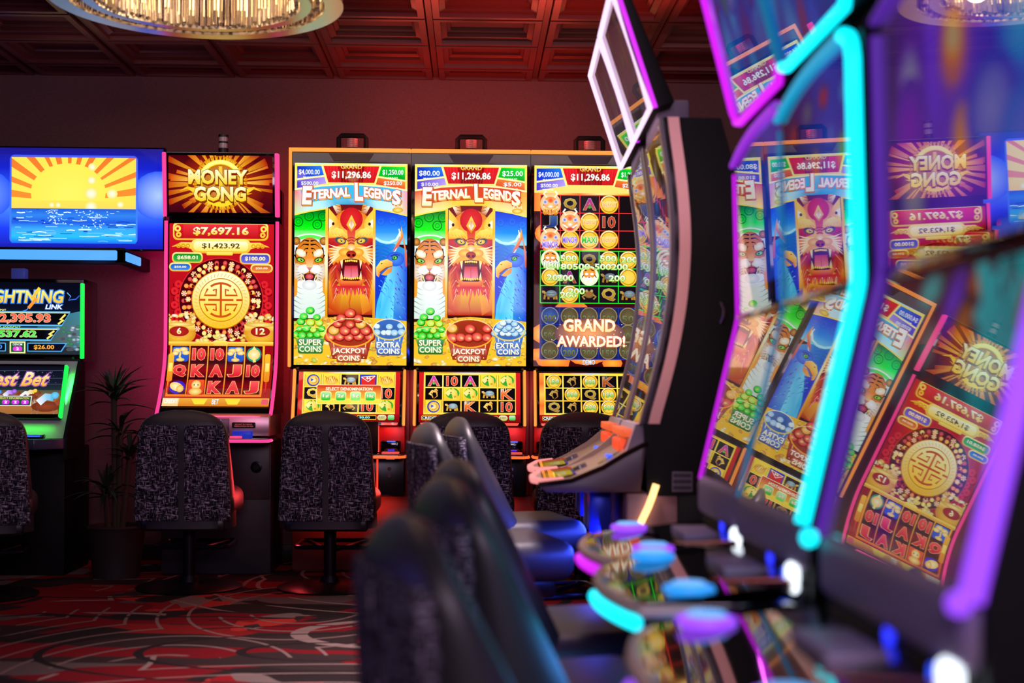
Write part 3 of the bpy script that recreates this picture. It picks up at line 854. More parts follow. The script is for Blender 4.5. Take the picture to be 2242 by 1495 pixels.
def el_lower(A, va):
    """222 x 115"""
    A.rect(0, 0, 222, 115, (215, 30, 35), (190, 20, 25))
    if va == 3: A.grad(0, 0, 222, 100, [(255, 170, 70), (250, 110, 45), (255, 200, 90), (245, 110, 40), (255, 160, 70)])
    A.grad(10, 0, 212, 98, [(255, 225, 60), (255, 235, 110), (255, 215, 40), (250, 190, 50), (255, 230, 90)])
    A.grad(10, 0, 212, 3, [(255, 220, 50), (255, 170, 50), (210, 230, 240), (255, 225, 60), (255, 220, 50)], True)
    X = [12 + k * 40 for k in range(6)]; Y = [5, 35, 64.5, 94]
    for j in range(3):
        for i in range(5):
            A.rect(X[i] + 1.6, Y[j] + 1.3, X[i + 1] - 1.6, Y[j + 1] - 1.3, (14, 9, 14))
    for ps in (0, 1):
        for j in range(3):
            for i in range(5):
                s_ = EL_GRID[va][j][i]; x, y = (X[i] + X[i + 1]) / 2, (Y[j] + Y[j + 1]) / 2
                if s_[0] == 'c':
                    if ps: coin(A, x, y, 17, s_[1:])
                elif not ps: sym(A, s_, x, y, 13.2, .75 if va == 3 else 1)
    A.rect(0, 97, 222, 115, (170, 15, 25), (120, 10, 15))
    for x0, x1 in ((6, 40), (60, 100), (130, 172)): A.rr(x0, 100, x1, 110, 2, GOLD); A.rr(x0 + 1, 101, x1 - 1, 109, 1.5, (15, 10, 15))
    A.text(135, 102, 158, 108, '$0.00', (160, 240, 255), None, .03); A.text(8, 102, 38, 108, 'CREDIT', WHITE, None, .02); A.rr(44, 99, 54, 111, 2, (60, 90, 220))
    A.rr(174, 99, 194, 111, 6, (235, 235, 200), (200, 190, 90)); A.text(177, 102, 191, 107, '88 CREDITS', (130, 100, 30), None, .02); A.rr(197, 99, 211, 110, 3, (190, 240, 190), (40, 190, 60))
    if va == 1:
        A.rr(40, 30, 182, 75, 4, (255, 250, 190), (255, 245, 150)); A.rr(41.5, 31.5, 180.5, 73.5, 3, (215, 25, 25), (255, 225, 70))
        A.rect(43, 62, 179, 73, (255, 230, 90), (255, 225, 60))
        A.text(60, 36, 162, 43.5, 'SELECT DENOMINATION', (255, 250, 190), WHITE, .03)
        for k, t in enumerate(('1¢', '2¢', '5¢', '10¢')):
            x = 49 + k * 32.2; A.rr(x, 45.5, x + 24, 68, 5, (255, 245, 170), (250, 215, 90)); A.rr(x + 1.8, 47.3, x + 22.2, 66.2, 4, (170, 240, 170) if k != 2 else (200, 250, 190), (20, 190, 30) if k != 2 else (110, 225, 90))
            A.text(x + 5, 52, x + 19, 61, t, WHITE, (255, 235, 170), .03, (170, 120, 20), .02)


def mg_sign(A):
    """238 x 128"""
    A.grad(0, 0, 238, 128, [(70, 5, 15), (110, 10, 12), (60, 5, 20)])
    A.ell(119, 62, 110, 70, (210, 60, 15), (95, 8, 14))
    A.rays(119, 62, 40, 150, 30, (255, 190, 40), (170, 30, 10), .5, .9, 4)
    A.rays(119, 62, 40, 120, 18, (255, 225, 90), (215, 80, 10), .35, 1.2, 9)
    A.rays(119, 62, 52, 61, 40, (250, 190, 30), (200, 120, 10), .9)
    A.ell(119, 62, 53, 53, (255, 225, 50), (255, 215, 40), 32); A.ring(119, 62, 40, 42, (190, 110, 10), 32); A.ell(119, 62, 40, 40, (220, 160, 60), (190, 110, 40), 28)
    A.line([(119, 24), (119, 100)], 8, (245, 200, 60)); A.ring(119, 62, 44, 52, (255, 245, 130), 32, 1, 200, 340)
    for sg in (-1, 1):
        A.line([(119 + sg * 58, 80), (119 + sg * 76, 72), (119 + sg * 94, 80)], 11, (255, 220, 60), (240, 170, 30), True)
        A.line([(119 + sg * 52, 88), (119 + sg * 72, 84)], 7, (250, 190, 40), (230, 160, 20), True)
    for dx, dy, c1, c2, o in ((1.2, 3.2, (150, 20, 10), (170, 60, 10), (60, 10, 5)), (0, 0, (255, 255, 215), (255, 205, 30), (130, 80, 10))):
        A.text(45 + dx, 31 + dy, 181 + dx, 65 + dy, 'MONEY', c1, c2, .04, o, .025)
        A.text(57 + dx, 69 + dy, 177 + dx, 103 + dy, 'GONG', c1, c2, .045, o, .025)


def mg_main(A):
    """224 x 392"""
    A.grad(0, 0, 224, 392, [(200, 20, 35), (190, 15, 30), (170, 10, 25), (150, 10, 20), (170, 30, 20)])
    q = random.Random(2)
    for sg in (-1, 1):
        for k in range(7):
            A.ring(112 + sg * (92 + (k % 2) * 8), 130 + k * 15, 3, 8, (225, 35, 45), 14); A.ring(112 + sg * (94 + (k % 2) * 6), 132 + k * 15, 8, 9.4, (90, 0, 15), 14, 1, 20, 200)
    cx, cy = 111, 164
    A.ell(cx, cy, 90, 90, (90, 5, 20), (70, 0, 15), 40); A.ring(cx, cy, 89, 91, (215, 45, 40), 40)
    for rr_, n, s0 in ((80, 34, 5), (70, 30, 4.6)):
        for k in range(n):
            a = 2 * PI * (k + q.uniform(-.2, .2)) / n; x, y = cx + rr_ * math.cos(a), cy + rr_ * math.sin(a)
            c = q.choice([(255, 190, 60), (255, 140, 40), (255, 225, 110), (210, 40, 35), (190, 30, 30)])
            A.line([(cx + (rr_ - 10) * math.cos(a), cy + (rr_ - 10) * math.sin(a)), (x, y)], 7, (170, 25, 30), (225, 60, 45))
            A.ell(x, y, s0, s0, mixc(c, WHITE, .35), c, 9)
            if k % 3 == 0: A.rays(x, y, .5, s0 * 1.3, 6, WHITE, (255, 210, 90), .6)
            if k % 4 == 1: A.ell(x - 3 * math.cos(a), y - 3 * math.sin(a), 2.4, 3.4, (90, 15, 15), None, 8)
    # pots of gold
    for px, num in ((22, '6'), (196, '12')):
        sg = 1
        A.ell(px, 236, 36, 26, (255, 215, 70), (215, 140, 30)); A.rect(px - 34, 216, px + 34, 230, (255, 235, 130), (235, 170, 50))
        coins(A, px - 30, 196, px + 30, 216, 26, 30 + px, [(255, 240, 150), (255, 225, 90), (255, 250, 210), (240, 190, 60)])
        A.ell(px, 217, 33, 5, (255, 240, 150), (220, 160, 40)); A.ell(px, 233, 24, 13, (255, 235, 150), (230, 160, 40)); A.ell(px, 232, 21, 11, (190, 40, 30), (160, 25, 25))
        A.text(px - (5 if num == '6' else 10), 224, px + (5 if num == '6' else 10), 238, num, (255, 255, 235), (255, 225, 130), .03, (120, 30, 10), .02)
    # gong
    A.ell(cx, cy, 63, 63, (200, 130, 10), (180, 110, 10), 44); A.ell(cx, cy - .6, 61.5, 61.5, (255, 225, 70), (250, 215, 60), 44)
    A.ring(cx, cy, 47, 61, (255, 252, 215), 44, 1, 0, 360, (245, 190, 35))
    for k in range(44):
        a = 2 * PI * k / 44; A.line([(cx + 50 * math.cos(a), cy + 50 * math.sin(a)), (cx + 57 * math.cos(a + .05), cy + 57 * math.sin(a + .05))], 1.1, (225, 180, 60))
    A.ring(cx, cy, 45, 47, (200, 130, 15), 44); A.ring(cx, cy, 0, 45, (255, 250, 190), 36, 1, 0, 360, (255, 205, 40))
    b = (205, 80, 20)
    A.arc(cx, cy, 36, 36, -127, -53, 4.6, b); A.arc(cx, cy, 36, 36, 53, 127, 4.6, b)
    A.line([(cx, cy - 38), (cx, cy + 38)], 4.4, b); A.line([(cx - 27, cy), (cx + 27, cy)], 4.4, b)
    for sg in (-1, 1):
        A.line([(cx + sg * 45, cy), (cx + sg * 33, cy)], 4.4, b)
        for sv in (-1, 1):
            A.line([(cx + sg * 28, cy + sv * 24), (cx + sg * 35, cy + sv * 10), (cx + sg * 10, cy + sv * 10), (cx + sg * 10, cy + sv * 23), (cx + sg * 17, cy + sv * 20)], 4.2, b)
    # banners
    A.rr(8, -3, 212, 36, 10, (255, 240, 120), (240, 180, 40)); A.rr(11, 1, 209, 32, 9, (225, 30, 40), (180, 15, 25)); A.rect(30, 2, 190, 31, (235, 50, 60), (190, 15, 25))
    for sg in (-1, 1):
        A.ring(110 + sg * 92, 11, 3, 7, (255, 225, 90), 14); A.ring(110 + sg * 90, 24, 2, 6, (250, 200, 60), 14)
        A.line([(110 + sg * 60, 48), (110 + sg * 84, 44), (110 + sg * 104, 50)], 15, (255, 230, 90), (250, 190, 50), True)
        for k in range(3): A.ring(110 + sg * (70 + k * 10), 48, 2, 5, (225, 165, 30), 12)
    A.text(51, 7, 170, 27, '$7,697.16', (255, 255, 235), (255, 190, 30), .04, (140, 40, 10), .02)
    A.rr(46, 33, 175, 64, 14, (255, 240, 130), (235, 180, 40)); A.rr(52, 38, 169, 59, 9, (255, 252, 215), (255, 225, 90)); A.rr(80, 61, 136, 68, 2, (255, 235, 110), (245, 200, 60))
    A.text(70, 42, 151, 55, '$1,423.92', (60, 35, 10), (110, 70, 20), .02)
    for x0, y0, x1, y1, c, t in ((6, 62, 72, 85, (20, 170, 40), '$658.01'), (151, 63, 217, 87, (80, 80, 225), '$100.00'), (0, 84, 48, 103, (30, 110, 230), '$50.00'), (174, 86, 222, 105, (235, 110, 40), '$20.00')):
        A.rr(x0, y0, x1, y1, 9, (255, 240, 150), (230, 180, 60)); A.rr(x0 + 3, y0 + 3, x1 - 3, y1 - 3, 7, mixc(c, BLK, .15), mixc(c, WHITE, .15)); A.text(x0 + 11, y0 + 7, x1 - 11, y1 - 7, t, (255, 255, 235), (255, 225, 140), .035, mixc(c, BLK, .4), .015)
    # shelf of ingots and reels
    coins(A, 60, 240, 165, 256, 26, 41, [(255, 235, 110), (255, 245, 180), (240, 190, 60)])
    A.rect(-2, 254, 226, 262, (255, 225, 90), (225, 150, 30)); A.rect(4, 262, 206, 372, (250, 190, 50), (240, 120, 30)); A.rr(96, 252, 126, 268, 4, (255, 235, 110), (230, 160, 40))
    rows = [['tree', '10', '10', 'tree', 'fan'], ['Q', 'K', 'A', 'J', '10'], ['ingot', 'foo', 'K', 'A', 'J']]
    for i in range(5):
        x0 = 8 + i * 39.2; A.grad(x0, 263, x0 + 36.8, 367, [(60, 0, 12), (130, 8, 22), (50, 0, 10), (140, 10, 25), (50, 0, 12), (130, 10, 22), (60, 0, 10)])
        for j in range(3):
            x, y = x0 + 18.4, 281 + j * 35.5; s_ = rows[j][i]
            if s_ == 'tree':
                A.rr(x - 17, y - 16, x + 17, y + 16, 5, (40, 110, 225), (30, 80, 200))
                for dx, dy, rx in ((-7, -8, 9), (6, -10, 9), (-11, -2, 7), (11, -3, 8)): A.ell(x + dx, y + dy, rx, 5, (255, 245, 190), (235, 190, 80), 10)
                A.line([(x, y - 4), (x - 2, y + 6), (x + 2, y + 10)], 4, (250, 215, 110)); A.ell(x, y + 12, 9, 4, (255, 235, 150), (230, 180, 60), 10)
            elif s_ == 'fan':
                A.ell(x, y, 16, 16, (40, 200, 170), (10, 150, 130), 18); A.ell(x, y, 13, 12, (255, 245, 200), (245, 200, 100), 14); A.poly([(x, y - 18), (x + 5, y - 10), (x - 5, y - 10)], (255, 235, 150)); A.line([(x, y + 6), (x + 2, y + 17)], 6, (250, 225, 130))
            elif s_ == 'ingot':
                A.ell(x, y, 17, 14, (80, 50, 220), (60, 30, 190), 16); A.ell(x - 2, y - 1, 15, 9, (255, 245, 200), (245, 200, 100), 14, 20); A.ell(x + 6, y + 3, 8, 8, (255, 235, 150), (235, 170, 60), 10)
            elif s_ == 'foo':
                A.rr(x - 17, y - 16, x + 17, y + 16, 2, (240, 90, 40), (210, 40, 30)); A.ell(x, y - 5, 10, 10, (255, 245, 190), (235, 180, 70), 12); A.ell(x, y + 9, 14, 8, (255, 235, 150), (225, 160, 50), 12)
                A.ell(x - 4, y - 5, 1.6, 1.6, (110, 60, 10), None, 6); A.ell(x + 4, y - 5, 1.6, 1.6, (110, 60, 10), None, 6)
            else: A.text(x - 14, y - 13, x + 14, y + 13, s_, (250, 90, 90), (215, 25, 45), .06, (255, 190, 110), .025)
    for x in (1, 207):
        A.rr(x, 280, x + 12, 340, 4, (250, 190, 50), (230, 130, 30)); A.rect(x + 2, 300, x + 10, 318, (255, 235, 130), (250, 215, 90)); A.line([(x + 6, 340), (x + 6, 364)], 3, (235, 70, 50), (180, 20, 30))
    A.rect(0, 375, 224, 392, (235, 170, 60), (215, 120, 30)); A.rect(0, 375, 34, 392, (250, 225, 170), (240, 200, 130))
    for x in (60, 130): A.poly([(x, 376), (x + 34, 376), (x + 28, 388), (x + 8, 388)], (255, 220, 60))
    A.text(104, 377, 118, 388, 'BET', WHITE, None, .02, (120, 40, 0), .02); A.text(3, 378, 32, 386, 'CREDIT', WHITE, None, .02); A.rr(208, 377, 222, 388, 2, (230, 90, 110))


def tv_art(A):
    """394 x 226"""
    A.grad(0, 0, 394, 226, [(30, 25, 130), (20, 30, 200), (40, 80, 245), (70, 130, 255), (30, 60, 245), (25, 25, 170)])
    A.ell(385, 105, 60, 55, (170, 200, 255), (50, 95, 250)); A.ell(5, 105, 60, 55, (120, 160, 255), (45, 90, 250))
    A.rr(58, 16, 338, 214, 10, (70, 90, 245), (60, 140, 255))
    A.panel(62, 21, 334, 140); A.rect(62, 21, 334, 140, (240, 120, 30), (250, 150, 40))
    A.rays(186, 118, 20, 320, 26, (255, 238, 90), (255, 205, 60), .62, .3, 3)
    A.ell(186, 100, 82, 66, (255, 240, 95), (255, 232, 80), 30); A.rect(62, 118, 334, 140, (255, 225, 80), (255, 215, 90))
    for x, y, r in ((238, 42, 9), (237, 72, 10), (236, 102, 15), (236, 132, 14), (282, 102, 12), (300, 126, 8), (150, 128, 6), (164, 128, 6)): A.ell(x, y, r, r, (255, 255, 235), (255, 225, 100), 12)
    A.panel(62, 136, 334, 214); A.grad(62, 136, 334, 214, [(30, 90, 215), (50, 130, 235), (30, 90, 225), (60, 170, 250), (40, 190, 255), (30, 110, 245)])
    q = random.Random(6)
    for k in range(90):
        y = 138 + 74 * q.random(); x = q.uniform(62, 320); l = q.uniform(6, 40) * (.4 + (y - 138) / 80)
        A.line([(x, y), (x + l / 2, y + q.uniform(-1.5, 1.5)), (x + l, y)], q.uniform(.8, 2.6), q.choice([(190, 235, 255), (110, 190, 255), (20, 60, 190), (230, 250, 255)]))
    for k in range(40):
        A.ell(q.gauss(240, 18), q.uniform(140, 180), 1.8, 1.2, WHITE, (200, 235, 255), 6); A.ell(q.gauss(155, 9), q.uniform(140, 172), 1.6, 1.2, WHITE, (200, 235, 255), 6)
    A.full()


def ll_top(A):
    """284 x 156"""
    A.grad(0, 0, 284, 156, [(6, 8, 22), (10, 14, 36), (22, 34, 44), (36, 44, 46)])
    q = random.Random(3)
    A.poly([(200, 80), (284, 62), (284, 140), (170, 140)], [(40, 90, 110), (60, 130, 150), (90, 110, 100), (50, 70, 70)])
    for k in range(30): A.ell(q.uniform(235, 284), q.uniform(95, 145), 6, 4, q.choice([(60, 160, 200), (190, 210, 220), (90, 60, 50), (40, 150, 70), (220, 225, 235)]), (70, 90, 100), 8)
    for P in ([(96, 40), (88, 55), (78, 60)], [(255, 22), (263, 30), (258, 38), (274, 36), (282, 28)], [(176, 50), (168, 60), (150, 66)]): A.line(P, 2, (110, 190, 255), (40, 90, 230))
    A.text(70, 17, 248, 45, 'LIGHTNING', (255, 245, 130), (255, 190, 40), .03, (50, 130, 240), .06, .15)
    A.line([(196, 12), (180, 34), (190, 34), (172, 56)], 7, (255, 215, 70), (255, 140, 50)); A.text(208, 48, 246, 58, 'LINK', WHITE, (220, 235, 255), .03, (60, 120, 230), .04, .2)
    for (y0, y1, x1, c, t, bx) in ((64, 93, 262, (255, 90, 60), '$12,395.93', (76, 68, 220, 90)), (100, 125, 238, (60, 230, 60), '$537.62', (92, 104, 190, 121))):
        A.poly([(-5, y0), (x1, y0), (x1 - 18, y1), (-5, y1)], (6, 6, 12)); A.line([(-5, y0), (x1, y0), (x1 - 18, y1), (-5, y1)], 3, (90, 185, 250)); A.line([(-5, y0 + 2), (x1 - 3, y0 + 2)], 1.4, (255, 235, 120))
        A.text(*bx, t, c, mixc(c, WHITE, .25), .04, (255, 235, 190), .02); A.line([(x1 - 10, y0 + 5), (x1 - 22, y1 - 12), (x1 - 14, y1 - 12), (x1 - 26, y1 - 3)], 4, (255, 235, 110))
    A.text(70, 58, 124, 63.5, 'GRAND JACKPOT', (255, 240, 120), None, .02); A.text(86, 95, 156, 99.5, 'MAJOR JACKPOT', (180, 245, 90), None, .02)
    A.rr(60, 131, 124, 150, 2, (80, 170, 240)); A.rect(62, 133, 122, 148, (8, 8, 14)); A.text(66, 135, 116, 146, '$80.00', (70, 150, 255), None, .03)
    A.rect(132, 128, 166, 154, (235, 240, 170)); A.rect(135, 131, 163, 151, (20, 90, 40)); A.text(139, 132, 159, 137, 'DENOM', WHITE, None, .01); A.rr(139, 139, 159, 149, 4, (225, 60, 225)); A.text(146, 141, 152, 147, '2', WHITE, None, .03)
    A.poly([(170, 131), (256, 131), (244, 150), (170, 150)], (80, 170, 240)); A.poly([(172, 133), (252, 133), (242, 148), (172, 148)], (8, 8, 14)); A.text(184, 135, 228, 146, '$26.00', (255, 170, 60), None, .03)


def ll_lower(A):
    """250 x 112"""
    A.grad(0, 0, 250, 112, [(12, 14, 30), (20, 26, 44), (40, 60, 60), (40, 90, 60)]); A.grad(0, 56, 250, 112, [(70, 80, 60), (150, 95, 55), (175, 115, 60), (160, 100, 50)])
    for y in (12, 30, 44): A.line([(0, y), (250, y - 2)], 1, (70, 80, 95))
    q = random.Random(9)
    for k in range(60): A.ell(q.uniform(0, 250), q.uniform(10, 40), 1.2, 1.5, q.choice([(120, 120, 140), (90, 60, 80), (60, 80, 120)]), None, 5)
    for x, y, c, sz in ((20, 70, (40, 140, 230), .8), (70, 64, (200, 170, 40), .7), (108, 66, (40, 130, 230), .8), (140, 64, (150, 70, 225), .8), (176, 66, (235, 235, 245), .75), (186, 62, (240, 190, 40), .7), (222, 76, (70, 180, 230), 1.3)):
        h = sz * 16
        A.ell(x, y + h * .9, h * 1.5, h * .6, (150, 70, 40), (110, 45, 30), 14); A.line([(x + h, y + h * .6), (x + h * 1.9, y - h * .1)], h * .6, (160, 75, 45), (120, 50, 30))
        for dx in (-1.2, -.7, .8, 1.3): A.line([(x + dx * h, y + h * 1.2), (x + dx * h * 1.3, y + h * 2.2)], 2.4, (110, 50, 35), (210, 200, 200))
        A.line([(x - h * .8, y + h * .5), (x - h * .1, y - h * .2), (x + h * .7, y - h * .1)], h * .8, (235, 235, 245), c); A.ell(x + h * .8, y - h * .35, h * .42, h * .4, mixc(c, WHITE, .3), c, 10)
    A.text(80, 14, 222, 47, 'Best Bet', (255, 245, 190), (250, 170, 50), .025, (150, 80, 170), .05, .35)
    A.rect(60, 70, 190, 94, (225, 230, 235)); A.rect(62, 72, 188, 92, (30, 80, 50)); A.text(66, 73, 184, 78, 'TOUCH BUTTON TO SELECT DENOMINATION', (240, 225, 120), None, .01)
    for k in range(6): A.rr(66 + k * 20.5, 80, 82 + k * 20.5, 90, 4, (235, 60, 235), (190, 40, 220)); A.text(71 + k * 20.5, 82, 77 + k * 20.5, 88, '2', WHITE, None, .03)


def ocean(A, pal, seed, n=40):
    """the attract pictures of the near bank: soft-edged shapes on a deep ground; 100 x 100"""
    q = random.Random(seed)
    A.grad(0, 0, 100, 100, pal[0])
    for k in range(n):
        c = q.choice(pal[1]); x, y = q.uniform(0, 100), q.uniform(0, 100); r = q.uniform(5, 15)
        bg = mixc(pal[0][1], pal[0][-1], q.random())
        A.ell(x, y, r * .8, r * q.uniform(1.0, 2.2), c, bg, 16, q.uniform(-25, 25))

# ---------------------------------------------------------------- the room
def texco(N, L, kind='Object', scale=(1, 1, 1), rot=(0, 0, 0)):
    t = N.new('ShaderNodeTexCoord'); mp = N.new('ShaderNodeMapping')
    mp.inputs['Scale'].default_value = scale; mp.inputs['Rotation'].default_value = rot
    L.new(t.outputs[kind], mp.inputs[0])
    return mp.outputs[0]


def ramp(N, L, fac, stops, interp='LINEAR'):
    r = N.new('ShaderNodeValToRGB'); r.color_ramp.interpolation = interp
    e = r.color_ramp.elements
    while len(e) < len(stops): e.new(0.5)
    for i, (p, c) in enumerate(stops):
        e[i].position = p; e[i].color = (*lin(c), 1)
    L.new(fac, r.inputs[0])
    return r.outputs[0]


def math_(N, L, op, a, b=None, v=None):
    m = N.new('ShaderNodeMath'); m.operation = op
    L.new(a, m.inputs[0])
    if b is not None: L.new(b, m.inputs[1])
    elif v is not None: m.inputs[1].default_value = v
    return m.outputs[0]


def mixn(N, L, fac, a, b):
    m = N.new('ShaderNodeMix'); m.data_type = 'RGBA'
    L.new(fac, m.inputs[0])
    for s, q in ((6, a), (7, b)):
        if isinstance(q, tuple): m.inputs[s].default_value = (*lin(q), 1)
        else: L.new(q, m.inputs[s])
    return m.outputs[2]


def carpet():
    m = mat('patterned_carpet', rough=0.95, spec=0.1); N, L = nodes(m); p = N['Principled BSDF']
    def vor(sc, rot=0, metric='EUCLIDEAN', out='Distance', rnd=1.0):
        v = N.new('ShaderNodeTexVoronoi'); v.distance = metric; v.inputs['Scale'].default_value = 1; v.inputs['Randomness'].default_value = rnd
        L.new(texco(N, L, 'Object', sc, (0, 0, rot)), v.inputs['Vector']); return v.outputs[out]
    sep = N.new('ShaderNodeSeparateColor'); L.new(vor((1.5, 4.2, 1), .25, 'CHEBYCHEV', 'Color'), sep.inputs[0])
    sep2 = N.new('ShaderNodeSeparateColor'); L.new(vor((6.5, 4.4, 1), -.5, 'MANHATTAN', 'Color', .55), sep2.inputs[0])
    base = ramp(N, L, sep.outputs[0], [(0, (54, 40, 39)), (.30, (126, 17, 27)), (.60, (42, 33, 33)), (.74, (148, 32, 32)), (.93, (98, 82, 79))], 'CONSTANT')
    chk = ramp(N, L, sep2.outputs[1], [(0, (150, 26, 32)), (.35, (125, 106, 100)), (.6, (60, 46, 44)), (.8, (190, 52, 44))], 'CONSTANT')
    n = N.new('ShaderNodeTexNoise'); n.inputs['Scale'].default_value = .8; L.new(texco(N, L), n.inputs['Vector'])
    col = mixn(N, L, math_(N, L, 'GREATER_THAN', n.outputs[0], v=.56), base, chk)
    # families of arcs around scattered centres
    for sc, k, wd, gate, c in (((.42, .60, 1), 10, .085, .5, (150, 124, 117)), ((.55, .38, 1), 13, .11, .6, (136, 110, 104)), ((.36, .7, 1), 7, .10, .45, (36, 28, 30))):
        d = vor(sc, .2 * k)
        fr = math_(N, L, 'FRACT', math_(N, L, 'MULTIPLY', d, v=k))
        on = math_(N, L, 'LESS_THAN', fr, v=wd)
        s3 = N.new('ShaderNodeSeparateColor'); L.new(vor((sc[0] * 2.2, sc[1] * 2.6, 1), .7 * k, 'CHEBYCHEV', 'Color'), s3.inputs[0])
        on = math_(N, L, 'MULTIPLY', on, math_(N, L, 'GREATER_THAN', s3.outputs[2], v=gate))
        col = mixn(N, L, on, col, c)
    pile = N.new('ShaderNodeTexNoise'); pile.inputs['Scale'].default_value = 260; L.new(texco(N, L), pile.inputs['Vector'])
    col2 = mixn(N, L, math_(N, L, 'MULTIPLY', pile.outputs[0], v=.55), col, (12, 8, 8))
    L.new(col2, p.inputs['Base Color'])
    b = N.new('ShaderNodeBump'); b.inputs['Strength'].default_value = .5; b.inputs['Distance'].default_value = .004
    L.new(pile.outputs[0], b.inputs['Height']); L.new(b.outputs[0], p.inputs['Normal'])
    return m


def wallpaper():
    m = mat('woven_wallpaper', rough=0.85, spec=0.15); N, L = nodes(m); p = N['Principled BSDF']
    a = N.new('ShaderNodeTexNoise'); a.inputs['Scale'].default_value = 1; a.inputs['Detail'].default_value = 3; L.new(texco(N, L, 'Object', (30, 30, 420)), a.inputs['Vector'])
    c = N.new('ShaderNodeTexNoise'); c.inputs['Scale'].default_value = 1; c.inputs['Detail'].default_value = 3; L.new(texco(N, L, 'Object', (420, 420, 30)), c.inputs['Vector'])
    s = math_(N, L, 'MULTIPLY', math_(N, L, 'ADD', a.outputs[0], c.outputs[0]), v=.5)
    L.new(ramp(N, L, s, [(.35, (102, 73, 73)), (.65, (124, 91, 90))]), p.inputs['Base Color'])
    return m


def tweed():
    m = mat('tweed_upholstery', rough=0.9, spec=0.15); N, L = nodes(m); p = N['Principled BSDF']
    a = N.new('ShaderNodeTexNoise'); a.inputs['Scale'].default_value = 1; a.inputs['Detail'].default_value = 2; L.new(texco(N, L, 'Object', (38, 38, 210)), a.inputs['Vector'])
    c = N.new('ShaderNodeTexNoise'); c.inputs['Scale'].default_value = 1; c.inputs['Detail'].default_value = 2; L.new(texco(N, L, 'Object', (210, 210, 38)), c.inputs['Vector'])
    s = math_(N, L, 'MAXIMUM', a.outputs[0], c.outputs[0])
    L.new(ramp(N, L, s, [(.50, (16, 14, 20)), (.60, (78, 72, 86)), (.70, (188, 178, 196))]), p.inputs['Base Color'])
    return m


M_TWEED = tweed()
MB().box(-5.5, 3.6, -2.5, 8.75, -.1, 0).build('floor', carpet()); tag(bpy.data.objects['floor'], kind='structure')
WP = wallpaper()
for nm, b in (('wall_back', (-5.6, 3.7, 8.6, 8.75, 0, 3.25)), ('wall_left', (-5.65, -5.5, -2.6, 8.75, 0, 3.25)), ('wall_right', (3.6, 3.75, -2.6, 8.75, 0, 3.25)), ('wall_front', (-5.6, 3.7, -2.65, -2.5, 0, 3.25))):
    tag(MB().box(*b).build(nm, WP), kind='structure')
tag(MB().box(-5.5, 3.6, 8.58, 8.6, 0, .1, .004).build('baseboard_back', mat('dark_stained_wood', (38, 24, 20), .4)), kind='structure')

# coffered ceiling: pressed panels between ribs
CEIL = mat('bronze_ceiling_panel', (112, 58, 55), .36, .35)
cm = MB()
ZC = 3.06
cm.box(-5.5, 3.6, -2.5, 8.6, 3.18, 3.3)
XS = [-.244 + .627 * k for k in range(-8, 7)]
YS = [8.294 - .556 * k for k in range(-1, 9)]
b = bmesh.new()
for i in range(len(XS) - 1):
    for j in range(len(YS) - 1):
        x0, x1, y1, y0 = XS[i] + .022, XS[i + 1] - .022, YS[j] - .012, YS[j + 1] + .012
        y1 = min(y1, 8.6)
        lv = [(0, 0), (.036, 0), (.036, .022), (.066, .034), (.066, .054), (.085, .066), (.085, .082), (.10, .082), (.19, .07)]
        R_ = []
        for d, h in lv:
            R_.append([b.verts.new(q) for q in ((x0 + d, y0 + d, ZC + h), (x1 - d, y0 + d, ZC + h), (x1 - d, y1 - d, ZC + h), (x0 + d, y1 - d, ZC + h))])
        for A_, B_ in zip(R_, R_[1:]):
            for k in range(4): b.faces.new((A_[k], B_[k], B_[(k + 1) % 4], A_[(k + 1) % 4]))
        b.faces.new(R_[-1][::-1])
        for k in range(4):
            t0, t1 = R_[0][k], R_[0][(k + 1) % 4]
            b.faces.new((t0, t1, b.verts.new(t1.co + Vector((0, 0, .12))), b.verts.new(t0.co + Vector((0, 0, .12)))))
cm.merge(b)
for x in XS: cm.box(x - .016, x + .016, YS[-1], 8.6, ZC + .02, ZC + .13)
tag(cm.build('ceiling', CEIL), kind='structure')

# ---------------------------------------------------------------- the back wall's machines
ORANGE = glow('orange_led', (255, 150, 62), 1.25)
REDLED = glow('red_led', (255, 62, 40), 1.3)
PINK = glow('pink_led', (255, 60, 140), 1.25)
GREEN = glow('green_led', (20, 245, 80), 1.2)
BLUEDOT = glow('blue_led', (50, 90, 255), 1.6)
MAINY = 8.08


def candle(root, x, z, handle=True):
    if handle:
        h = MB().tube([(x - .082, .06, z - .01), (x - .082, .06, z + .07), (x - .066, .06, z + .086), (x + .066, .06, z + .086), (x + .082, .06, z + .07), (x + .082, .06, z - .01)], .0145, 8)
        h.build('handle', MATTEBLACK, root)
    c = MB()
    for k in range(5): c.cyl((x, .06, z + .012 + k * .011), (x, .06, z + .0215 + k * .011), .033, None, 24)
    c.build('signal_lamp', mat('ribbed_signal_lens', (196, 140, 142), .12, .2, em=(180, 80, 80), es=.05), root)
    MB().cyl((x, .06, z - .01), (x, .06, z + .012), .036, None, 24).build('lamp_socket', BLACK, root)


